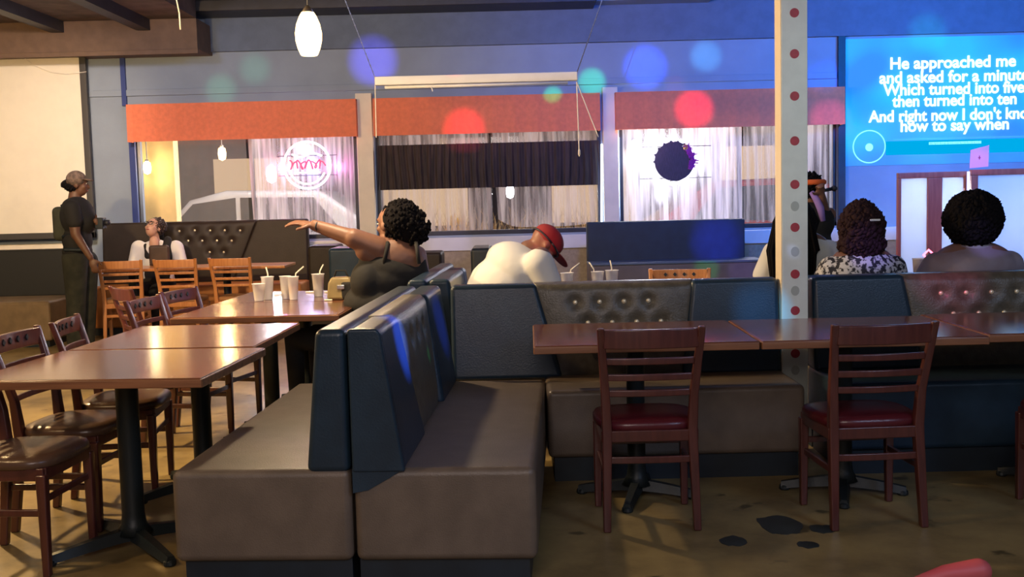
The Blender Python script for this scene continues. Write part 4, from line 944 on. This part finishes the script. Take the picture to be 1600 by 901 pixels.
# handbag
hbp = P3(533, 448, 0.12); hbp = Vector((hbp.x, hbp.y, 0.765))
hb = thing('handbag', 'black handbag with a gold-beige side standing by the woman in black', 'handbag', W(534, 466, 7.15))
hb.location.z = 0.767
bm = BM(); R = []
for z, k in ((0.0, 1.0), (0.02, 1.05), (0.11, 0.95), (0.15, 0.70)):
    R.append([bm.verts.new((x*k*0.085, y*k*0.05, z)) for x, y in ((-1, -1), (1, -1), (1, 1), (-1, 1))])
bm.faces.new(R[0]); bm.faces.new(R[-1])
for A, B in zip(R, R[1:]):
    for k in range(4): bm.faces.new((A[k], A[(k+1) % 4], B[(k+1) % 4], B[k]))
new('bag_body', bm, mat('gold_leather', (0.26, 0.20, 0.09), 0.35, var=0.2), hb, bevel=0.015, seg=3)
bm = BM(); box(bm, 0.0, 0.10, -0.055, 0.055, 0.0, 0.12); new('black_side', bm, M_blackc, hb, bevel=0.02, seg=3)
bm = BM(); tube(bm, [(-0.05, 0, 0.13), (-0.03, 0, 0.19), (0.03, 0, 0.19), (0.06, 0, 0.12)], 0.007, 8); new('handle', bm, M_blackc, hb, True)
bm = BM(); box(bm, -0.02, 0.03, -0.062, -0.05, 0.07, 0.10); new('clasp', bm, M_metal, hb, bevel=0.004)

# P4 hunched man, white shirt
Y4 = 6.75
def P4(px, py, dy=0): return W(px, py, Y4+dy)
root = Vector((P4(805, 440).x, Y4, 0)); pp = thing('person', 'man in a white T-shirt and dark red cap, hunched forward facing right', 'person', root)
Rh = rotm(RAD(-68), RAD(-52))
bm = BM(); head(bm, P4(849, 382), Rh); cap(bm, P4(843, 388), 0.06, P4(826, 392), 0.07)
ell(bm, P4(815, 424), (0.19, 0.22, 0.13), rotm(0, 0, RAD(36))); ell(bm, P4(792, 450), (0.19, 0.21, 0.17)); ell(bm, P4(778, 475), (0.19, 0.21, 0.18))
for dy in (-0.20, 0.2):
    cap(bm, P4(845, 402, dy), 0.065, P4(862, 446, dy), 0.05); cap(bm, P4(862, 446, dy), 0.045, P4(885, 462, dy*0.5+0.1), 0.03); hand(bm, P4(886, 462, dy*0.5+0.1), (1, 0, -0.1), (0, 0, 1), 0.6, side=1 if dy > 0 else -1)
hipc = Vector((P4(778, 480).x, Y4, 0.56)); ft = sitting_legs(bm, hipc, RAD(-70), 0.5, 0.11)
fused('body', bm, M_skin_m, pp, 0.011, 3, root); face(pp, P4(849, 382), Rh, root)
bm = BM(); ell(bm, P4(812, 423), (0.235, 0.255, 0.160), rotm(0, 0, RAD(36))); ell(bm, P4(792, 448), (0.245, 0.26, 0.21)); ell(bm, P4(782, 465), (0.235, 0.255, 0.21)); ell(bm, P4(778, 475), (0.22, 0.24, 0.18)); ell(bm, P4(838, 420), (0.12, 0.24, 0.12))
for dy in (-0.21, 0.21): cap(bm, P4(842, 412, dy), 0.095, P4(856, 440, dy), 0.082)
fused('t_shirt', bm, M_whitec, pp, 0.013, 5, root)
bm = BM(); sitting_legs(bm, hipc, RAD(-70), 0.5, 0.11, k=1.12); fused('trousers', bm, M_blackc, pp, 0.014, 3, root); shoes(pp, ft, RAD(-70), root, M_kick)
bm = BM(); c = P4(849, 382); cc = c+Rh @ Vector((0, 0.0, 0.048)); ell(bm, cc, (0.092, 0.112, 0.082), Rh)
M_rcap = mat('dark_red_cap', (0.20, 0.02, 0.025), 0.85); cp = fused('cap', bm, M_rcap, pp, 0.01, 2, root)
bm = BM(); ell(bm, c+Rh @ Vector((0, 0.135, 0.028))-root, (0.075, 0.075, 0.010), Rh); new('cap_brim', bm, M_rcap, cp, True)
bm = BM(); tube(bm, [c+Rh @ Vector((0.095*math.cos(a), 0.115*math.sin(a)*1.0, 0.02))-root for a in [2*math.pi*i/24 for i in range(25)]], 0.006, 6); new('cap_band', bm, M_kick, cp, True)

# people behind the right booth, seen from behind
def seated_back(label, Yp, hx, hy, shx, shy, halfw, skin, topm, legs_yaw=0.0, yaw=0.0, sleeves=True, neckr=0.052):
    def P(px, py, dy=0): return W(px, py, Yp+dy)
    sc_ = Yp/FPX
    sc_px = 1/sc_
    root = Vector((P(shx, 440).x, Yp, 0)); pp = thing('person', label, 'person', root)
    Rh = rotm(yaw)
    bm = BM(); hc = P(hx, hy); head(bm, hc, Rh)
    sh = P(shx, shy); hwm = halfw*sc_
    cap(bm, hc+Vector((0, -0.02, -0.07)), neckr, Vector((sh.x, sh.y, sh.z)), neckr*1.15)
    ell(bm, sh+Vector((0, 0, -0.14)), (hwm*0.86, 0.12, 0.16)); ell(bm, sh+Vector((0, 0, -0.33)), (hwm*0.80, 0.13, 0.20)); ell(bm, Vector((sh.x, sh.y, 0.60)), (hwm*0.85, 0.15, 0.15))
    for s in (-1, 1):
        a = sh+Vector((s*hwm*0.76, 0, -0.115)); b = sh+Vector((s*hwm*1.02, 0.08, -0.34)); c = b+Vector((-s*0.10, 0.22, -0.01)); c.z = max(c.z, 0.80)
        cap(bm, a, 0.058, b, 0.044); cap(bm, b, 0.042, c, 0.028); hand(bm, c, (-s*0.5, 1, 0), (0, 0, 1), 0.5, side=-s)
    hipc = Vector((sh.x, sh.y+0.02, 0.56)); ft = sitting_legs(bm, hipc, legs_yaw, 0.5)
    fused('body', bm, skin, pp, 0.011, 3, root); face(pp, hc, Rh, root)
    bm = BM(); ell(bm, sh+Vector((0, 0, -0.135)), (hwm*0.93, 0.145, 0.13)); ell(bm, sh+Vector((0, 0.0, -0.08)), (hwm*0.66, 0.10, 0.10)); ell(bm, sh+Vector((0, 0, -0.33)), (hwm*0.88, 0.155, 0.21)); ell(bm, Vector((sh.x, sh.y, 0.62)), (hwm*0.95, 0.17, 0.15))
    if sleeves:
        for s in (-1, 1): cap(bm, sh+Vector((s*hwm*0.72, 0, -0.125)), 0.080, sh+Vector((s*hwm*0.98, 0.06, -0.27)), 0.068)
    fused('top', bm, topm, pp, 0.012, 4, root)
    bm = BM(); sitting_legs(bm, hipc, legs_yaw, 0.5, k=1.12); fused('trousers', bm, M_blackc, pp, 0.014, 3, root); shoes(pp, ft, legs_yaw, root, M_kick)
    return pp, root, hc, sh
M_print = mat('black_white_print', (0.55, 0.55, 0.58), 0.8, col2=(0.02, 0.02, 0.03), vscale=42)
M_print.node_tree.nodes['Color Ramp'].color_ramp.elements[0].position = 0.47; M_print.node_tree.nodes['Color Ramp'].color_ramp.elements[1].position = 0.53
pp, root, hc, sh = seated_back('woman in a black and white patterned top with dark curly pinned-up hair', 6.28, 1345, 362, 1347, 386, 66, M_skin_m, M_print)
M_rh = mat('dark_red_brown_hair', (0.022, 0.008, 0.010), 0.8, spec=0.2, bump=0.6, bscale=80)
tufts(pp, hc+Vector((0, -0.01, 0.03)), 0.118, 420, 0.020, M_rh, 'hair', root, (0.98, 1, 1.1), seed=3)
tufts(pp, hc+Vector((0.0, -0.02, -0.07)), 0.115, 300, 0.018, M_rh, 'hair', root, (1.05, 0.85, 0.85), seed=5)
tufts(pp, hc+Vector((-0.01, -0.02, 0.125)), 0.06, 160, 0.016, M_rh, 'hair_bun', root, (1.2, 1, 0.8), seed=6)
bm = BM(); box(bm, -0.03, 0.03, -0.01, 0.01, -0.006, 0.006); bmesh.ops.translate(bm, vec=hc-root+Vector((0.035, -0.135, 0.07)), verts=bm.verts); new('hair_clip', bm, M_white, pp, bevel=0.004)
pp, root, hc, sh = seated_back('woman with a big round black afro and sheer brown-grey top', 6.25, 1519, 350, 1520, 380, 80, M_skin_m, mat('sheer_brown_top', (0.17, 0.095, 0.08), 0.7, col2=(0.30, 0.27, 0.33), vscale=2.5), yaw=RAD(-15))
tufts(pp, hc+Vector((0, -0.01, 0.03)), 0.150, 1100, 0.018, M_hair, 'hair', root, (1, 0.95, 1.0), seed=8)
bm = BM(); tube(bm, [sh-root+Vector((0.10*math.cos(a), 0.02+0.09*math.sin(a), -0.02)) for a in [2*math.pi*i/24 for i in range(25)]], 0.016, 8); q = new('collar', bm, mat('grey_collar', (0.3, 0.28, 0.3), 0.8), pp, True)
pp, root, hc, sh = seated_back('woman with long black braids and white sleeves, half hidden behind the post', 7.0, 1244, 346, 1252, 364, 58, M_skin_m, M_whitec, yaw=RAD(-30))
bm = BM(); rnd = random.Random(11); ell(bm, hc-root+Vector((0, -0.01, 0.03)), (0.11, 0.12, 0.12))
for i in range(80):
    a = math.pi+math.pi*i/80 if i < 56 else rnd.uniform(math.pi, 2*math.pi); r = 0.10+rnd.uniform(0, 0.02); ln = rnd.uniform(0.36, 0.55)*(0.45 if math.cos(a) > 0.35 else 1); fl = rnd.uniform(0.9, 1.3)
    b0 = hc-root+Vector((r*math.cos(a)*0.9, r*math.sin(a)*0.9, 0.08)); p1_ = hc-root+Vector((r*math.cos(a)*1.25, r*math.sin(a)*1.15, 0.0)); rgt = math.cos(a) > 0.55; p2_ = hc-root+Vector((r*math.cos(a)*(1.4 if not rgt else 1.1)*fl, (-0.05+r*math.sin(a)*1.3) if not rgt else 0.10, -0.18)); p3_ = p2_+Vector((-0.03*math.cos(a), 0, -ln+0.2))
    tube(bm, [b0, p1_, p2_, p3_], [0.012, 0.013, 0.012, 0.008], 6)
new('braids', bm, M_hair, pp, True)
# person further back right of the post
Y7 = 8.4
def P7(px, py, dy=0): return W(px, py, Y7+dy)
root = Vector((P7(1276, 400).x, Y7, 0)); pp = thing('person', 'standing person farther back by the post, orange headband and lavender scarf, arm raised', 'person', root)
Rh = rotm(RAD(-60)); bm = BM(); hc = P7(1266, 296); head(bm, hc, Rh, 0.95); cap(bm, hc+Vector((0, 0, -0.08)), 0.05, P7(1266, 322), 0.06); ell(bm, P7(1266, 345), (0.17, 0.12, 0.16)); ell(bm, P7(1266, 385), (0.15, 0.12, 0.2)); ell(bm, P7(1266, 420), (0.17, 0.14, 0.14))
for s, e_ in ((-1, None), (1, P7(1292, 340))):
    a = P7(1266, 335)+Vector((s*0.15, 0, 0)); b = a+Vector((s*0.03, 0.05, -0.26)) if e_ is None else e_; cap(bm, a, 0.052, b, 0.042); c = b+Vector((0, -0.1, -0.2)) if e_ is None else P7(1284, 304, -0.15); cap(bm, b, 0.04, c, 0.028); hand(bm, c, (c-b), (0, 1, 0.2), 0.8, side=s)
for s in (-1, 1): cap(bm, Vector((root.x+s*0.09, Y7, 0.85)), 0.085, Vector((root.x+s*0.1, Y7, 0.48)), 0.06); cap(bm, Vector((root.x+s*0.1, Y7, 0.48)), 0.058, Vector((root.x+s*0.1, Y7, 0.09)), 0.04)
fused('body', bm, M_skin_m, pp, 0.012, 3, root); face(pp, hc, Rh, root)
bm = BM(); ell(bm, P7(1266, 347), (0.19, 0.14, 0.17)); ell(bm, P7(1266, 385), (0.17, 0.14, 0.2)); ell(bm, P7(1266, 420), (0.19, 0.16, 0.14)); fused('black_top', bm, M_blackc, pp, 0.013, 3, root)
bm = BM(); 
for s in (-1, 1): cap(bm, Vector((root.x+s*0.09, Y7, 0.87)), 0.10, Vector((root.x+s*0.1, Y7, 0.48)), 0.075); cap(bm, Vector((root.x+s*0.1, Y7, 0.48)), 0.072, Vector((root.x+s*0.1, Y7, 0.12)), 0.06)
fused('trousers', bm, M_blackc, pp, 0.014, 3, root); shoes(pp, [Vector((root.x+s*0.1, Y7, 0)) for s in (-1, 1)], RAD(-40), root, M_kick)
tufts(pp, hc+Vector((-0.01, 0.0, 0.03)), 0.10, 200, 0.014, M_hair, 'hair', root)
bm = BM(); tube(bm, [hc-root+Vector((0.10*math.cos(a), 0.105*math.sin(a), 0.055)) for a in [2*math.pi*i/24 for i in range(25)]], 0.022, 8); q = new('headband', bm, mat('orange_cloth', (0.75, 0.14, 0.03), 0.8), pp, True)
bm = BM(); tube(bm, [P7(1268, 300, -0.1)-root, P7(1276, 312, -0.13)-root, P7(1282, 325, -0.14)-root, P7(1286, 345, -0.13)-root], [0.02, 0.028, 0.03, 0.02], 8); new('scarf', bm, mat('lavender_cloth', (0.30, 0.20, 0.60), 0.8), pp, True)
mc = thing('microphone', 'small dark microphone held up beside the grey curtain', 'microphone', P7(1290, 295, -0.15))
bm = BM(); tube(bm, [(-0.05, 0, -0.02), (0.05, 0, 0.0)], [0.010, 0.014], 10); new('handle', bm, M_kick, mc, True)
bm = BM(); ball(bm, (0.065, 0, 0.002), 0.024); new('head_grille', bm, M_dark, mc, True)

# ------------------------------------------------------------------ red-framed glass dividers at the right
def frame_panel(px0, px1, py, Y, pans, label, bright, fw=0.06):
    a, b = W(px0, py, Y), W(px1, py, Y); t = thing('glass_divider', label, 'room divider', (a.x, Y, 0)); w_ = b.x-a.x; h = a.z+0.02
    bm = BM()
    box(bm, 0, w_, -0.03, 0.03, h-fw, h); box(bm, 0, w_, -0.03, 0.03, 0.0, 0.25)
    edges = [0]+[e for p in pans for e in p]+[w_]
    for i in range(0, len(edges), 2): box(bm, edges[i], edges[i+1], -0.03, 0.03, 0.25, h-fw)
    new('wooden_frame', bm, M_redwood, t, bevel=0.006)
    for (x0, x1) in pans:
        bm = BM(); box(bm, x0, x1, -0.006, 0.006, 0.25, h-fw); new('frosted_glass', bm, bright, t)
    return t
M_frost = mat('frosted_glass', (0.85, 0.88, 0.92), 0.4, thin=0.08, translucent=0.75)
YD = 11.3
def dx(px, base): return W(px, 300, YD).x-W(base, 300, YD).x
frame_panel(1402, 1511, 273, YD, [(dx(1407, 1402), dx(1448, 1402)), (dx(1471, 1402), dx(1505, 1402))], 'red wooden divider with two frosted glass panes, brightly lit left pane', M_frost)
frame_panel(1516, 1780, 268, YD+0.1, [(dx(1527, 1516), dx(1690, 1516))], 'wide red wooden divider with large milky glass pane at the right edge', M_frost)
q_ = W(1427, 300, YD+0.55); spot((q_.x, YD+0.6, 1.35), (q_.x, YD, 1.20), (0.95, 0.97, 1.0), 30, 110, 0.6, 0.08)  # spot added behind the pane, stands in for room lights reflected in it
q_ = W(1570, 300, YD+0.7); spot((q_.x+0.1, YD+0.8, 1.0), (q_.x, YD+0.1, 1.0), (0.6, 0.65, 1.0), 16, 120, 0.8, 0.15)  # second added spot, brightens only the wide pane
# slim white pole with a glowing surface between the dividers
bm = BM(); p = W(1513, 283, YD-0.1); tube(bm, [(p.x, p.y, 0.02), (p.x, p.y, 1.55)], 0.014, 10); tag(new('white_pole', bm, glow('pole_glow', (0.55, 0.6, 1.0), 1.3), smooth=True), 'slim glowing white pole between the two red dividers', 'light')
ppr = W(1515, 266, YD+0.05); sgn = thing('paper_sign', 'small pink-lit paper notice standing on top of the red divider', 'sign', (ppr.x, YD+0.05, ppr.z+0.02))
bm = BM(); V = [(0, 0.0), (0.195, 0.015), (0.20, 0.235), (0.01, 0.19)]; prism(bm, V, 'y', 0, 0.006); new('paper', bm, mat('pink_lit_paper', (0.85, 0.30, 0.42), 0.7), sgn)  # white sheet with the pink of its lighting put into the colour
bm = BM(); box(bm, 0.095, 0.105, -0.003, 0.002, 0.09, 0.13); box(bm, 0.085, 0.115, -0.003, 0.002, 0.105, 0.112); new('printed_mark', bm, mat('red_ink', (0.5, 0.05, 0.12), 0.6), sgn)
beam(1528, 250, YD, (1.0, 0.25, 0.45), 22, 420, 0.8)
# thermostat rod stand beside the divider
bm = BM(); p = W(1370, 400, 9.2); tube(bm, [(p.x, 9.2, 0.0), (p.x, 9.2, W(1370, 343, 9.2).z)], 0.011, 10); lathe(bm, [(0.16, 0.0), (0.16, 0.015), (0.02, 0.03)], p.x, 9.2, 20); ball(bm, (p.x+0.03, 9.2, W(1370, 345, 9.2).z), 0.022)
tag(new('microphone_stand', bm, M_metal, smooth=True), 'slim metal stand behind the woman in the patterned top', 'stand')
# table, cups and red light further right
table('small table behind the right booth, holding the red glowing lamp', 3.10, 7.4, 1.3, 0.7, 0, (0, 0))
rl = thing('table_lamp', 'small red glowing diamond-shaped lamp beside the afro-haired woman', 'lamp', (W(1451, 400, 7.3).x, 7.3, 0.766))
bm = BM(); lathe(bm, [(0.035, 0), (0.035, 0.012), (0.01, 0.02), (0.01, 0.10)], n=16); new('base', bm, M_kick, rl)
bm = BM(); zc = W(1451, 398, 7.3).z-0.766; tube(bm, [(0.034*math.cos(a), 0, zc+0.034*math.sin(a)) for a in [math.pi/2*i for i in range(5)]], 0.008, 8); new('diamond_tube', bm, glow('red_tube', (1.0, 0.12, 0.2), 4), rl)
cup(0, 0, 'plastic cup glowing pink beside the red diamond lamp', 0.17, 0.7, pos=(W(1436, 400, 7.25).x, 7.25), drink=mat('pink_drink', (0.8, 0.3, 0.5), 0.3), straw=None)
# red shoe tip at the bottom right corner
sp = G(1475, 893, 0.03); sh_ = thing('shoe', 'red-lit rounded shoe tip poking in at the bottom right', 'shoe', (sp.x, sp.y-0.06, 0))
bm = BM(); cap(bm, (0.10, 0, 0.052), 0.045, (-0.02, 0, 0.04), 0.036); cap(bm, (-0.02, 0, 0.04), 0.036, (-0.13, -0.01, 0.022), 0.018); fused('upper', bm, mat('pink_red_leather', (0.50, 0.10, 0.11), 0.5), sh_, 0.008, 3)
bm = BM(); box(bm, -0.14, 0.14, -0.035, 0.035, 0.0, 0.015); new('sole', bm, M_kick, sh_, bevel=0.006)

M_wet = mat('wet_stain', (0.02, 0.028, 0.03), 0.3, var=0.3)
for (px, py, rx, ry, lab) in ((1146, 845, 0.055, 0.03, 'small dark wet stain on the floor right of the middle chair'), (1218, 820, 0.09, 0.06, 'large dark wet stain on the floor left of the right-hand chair'), (1262, 851, 0.045, 0.02, 'small dark stain between the big stain and the right-hand chair leg'), (1285, 826, 0.06, 0.025, 'flat dark stain just behind the right-hand chair leg')):
    p = G(px, py, 0.0); bm = BM(); rnd = random.Random(px); n = 28
    pts_ = [((rx*(1+0.25*noise.noise(Vector((math.cos(2*math.pi*i/n)*1.5, math.sin(2*math.pi*i/n)*1.5, px)))))*math.cos(2*math.pi*i/n), ry*2.2*(1+0.4*noise.noise(Vector((math.cos(2*math.pi*i/n)*2, math.sin(2*math.pi*i/n)*2, px+3))))*math.sin(2*math.pi*i/n)) for i in range(n)]
    prism(bm, pts_, 'z', 0.0, 0.0015); o = tag(new('floor_stain', bm, M_wet), lab, 'stain', 'dark stains on the floor'); o.location = (p.x, p.y, 0)
# ------------------------------------------------------------------ outside, beyond the windows
bm = BM(); box(bm, -40, 40, YW+0.31, 60, -0.25, -0.15); struct(new('ground', bm, mat('asphalt', (0.05, 0.05, 0.055), 0.5, var=0.3)))
def car(label, x, y, rz, paint):
    t = thing('parked_car', label, 'car', (x, y, -0.15), rz)
    prof = [(-2.2, 0.35), (-2.25, 0.75), (-2.1, 0.95), (-1.3, 1.05), (-0.75, 1.62), (-0.2, 1.75), (1.2, 1.72), (1.9, 1.2), (2.2, 1.05), (2.25, 0.4), (2.0, 0.3), (-2.0, 0.3)]
    bm = BM(); prism(bm, prof, 'y', -0.88, 0.88); new('car_body', bm, paint, t, bevel=0.10, seg=4)
    for (pts_) in ([(-1.15, 1.08), (-0.68, 1.56), (-0.05, 1.64), (-0.05, 1.08)], [(0.02, 1.08), (0.02, 1.64), (1.1, 1.62), (1.5, 1.12)]):
        bm = BM(); prism(bm, pts_, 'y', -0.90, 0.90); new('side_window', bm, mat('car_glass', (0.02, 0.025, 0.03), 0.08), t)
    for xx in (-1.4, 1.4):
        for yy in (-0.82, 0.82):
            bm = BM(); bmesh.ops.create_cone(bm, cap_ends=True, segments=28, radius1=0.34, radius2=0.34, depth=0.22, matrix=Matrix.Translation((xx, yy, 0.34)) @ Matrix.Rotation(RAD(90), 4, 'X')); wv = new('wheel', bm, M_kick, t, bevel=0.03)
            bm = BM(); bmesh.ops.create_cone(bm, cap_ends=True, segments=20, radius1=0.2, radius2=0.18, depth=0.24, matrix=Matrix.Translation((xx, yy, 0.34)) @ Matrix.Rotation(RAD(90), 4, 'X')); new('hub', bm, M_metal, wv)
    for yy in (-0.6, 0.6):
        bm = BM(); ball(bm, (-2.22, yy, 0.75), 0.11, 2, (0.5, 1, 0.8)); new('headlight', bm, glow('headlight', (0.9, 0.95, 1.0), 10), t, True)
    return t
car('white car parked outside the left window', W(395, 300, 17.0).x, 17.0, RAD(0), mat('white_car_paint', (0.75, 0.78, 0.80), 0.25, coat=0.6))
car('red car parked outside the right window', W(1210, 300, 18.0).x, 18.0, RAD(180), mat('red_car_paint', (0.55, 0.03, 0.03), 0.25, coat=0.6))
ex0, ex1 = W(216, 300, 13.6), W(274, 300, 13.6)
bm = BM(); box(bm, ex0.x-0.6, ex1.x, 13.6, 13.8, -0.2, 3.4); yw_ = struct(new('wall_outside', bm, mat('yellow_stucco', (0.80, 0.58, 0.27), 0.8, var=0.05)))
def outlamp(px, py, Y, label, col, watts, r=0.05):
    p = W(px, py, Y); t = thing('wall_lamp', label, 'lamp', p)
    bm = BM(); lathe(bm, [(0.001, -r*1.7), (r*0.8, -r*1.3), (r, 0), (r*0.8, r*1.3), (0.001, r*1.7)], n=20, cap=False); new('globe', bm, glow('lamp_%d' % px, col, 9), t, True)
    bm = BM(); lathe(bm, [(0.012, r*1.6), (0.03, r*1.7), (0.02, r*2.1)], n=12); new('cap', bm, M_metal, t)
    bm = BM(); tube(bm, [(0, 0, r*2), (0, 0, 3.4-p.z)], 0.006, 6); new('stem', bm, M_metal, t)
    point((p.x, p.y-0.15, p.z), col, watts, 0.06)
outlamp(230, 262, 13.45, 'small warm lamp against the yellow wall at the left end of the left window', (1.0, 0.78, 0.42), 6, 0.048)
outlamp(347, 240, 14.6, 'small amber lantern seen through the left pane above the white car', (1.0, 0.60, 0.25), 20, 0.055)
outlamp(797, 299, 15.5, 'white street light glaring through the middle window', (0.95, 0.95, 1.0), 40, 0.06)
outlamp(424, 272, 14.5, 'white street light glaring beside the round neon sign', (0.9, 0.95, 1.0), 40, 0.07)
# area lights added outside to brighten the curtains from behind
area((0.0, 15.2, 3.6), (0.0, 13.2, 1.2), (1.0, 0.80, 0.72), 230, 9.0, 1.0)
area((3.0, 14.2, 3.4), (2.3, 12.8, 1.6), (0.8, 0.9, 1.0), 100, 2.2, 0.6)
# facade across the street
fc = thing('far_building', 'dim brick building across the street behind the windows', 'building', (0, 26, -0.15))
bm = BM(); box(bm, -18, 18, 0, 1, 0, 6); new('facade', bm, mat('dusky_brick', (0.16, 0.11, 0.09), 0.8, col2=(0.10, 0.07, 0.06), vscale=3), fc)
for i in range(8):
    bm = BM(); box(bm, -15+4*i, -13+4*i, -0.05, 0.02, 0.9, 2.6); new('shop_window', bm, glow('shop_glow', (0.9, 0.6, 0.35), 0.5), fc)
# ornamental grass planter under the middle window
pt = thing('grass_planter', 'planter with dry ornamental grass and yellow leaves outside the middle window', 'planter', (0, 13.35, -0.15))
bm = BM(); box(bm, wins[1][0], wins[1][1], -0.2, 0.2, 0, 1.0); new('box', bm, M_wains, pt, bevel=0.01)
bm = BM(); rnd = random.Random(5)
for i in range(420):
    x = rnd.uniform(wins[1][0], wins[1][1]); y = rnd.uniform(-0.17, 0.17); h = rnd.uniform(0.12, 0.45); dx_ = rnd.uniform(-0.16, 0.16)
    tube(bm, [(x, y, 0.98), (x+dx_*0.4, y, 1.02+h*0.6), (x+dx_, y, 1.0+h)], [0.006, 0.005, 0.001], 4)
g = new('grass', bm, mat('dry_grass', (0.50, 0.34, 0.14), 0.8, var=0.4, vscale=6), pt); g['kind'] = 'stuff'
bm = BM()
for i in range(26):
    x = W(rnd.uniform(705, 728), 340, 13.3).x; z = rnd.uniform(0.98, 1.22); ball(bm, (x, rnd.uniform(-0.15, -0.05), z+0.12), 0.03, 1, (0.5, 0.3, 1.5))
g = new('yellow_leaves', bm, mat('yellow_leaf', (0.85, 0.50, 0.05), 0.6), pt); g['label'] = 'bright yellow leaves'; g['kind'] = 'stuff'
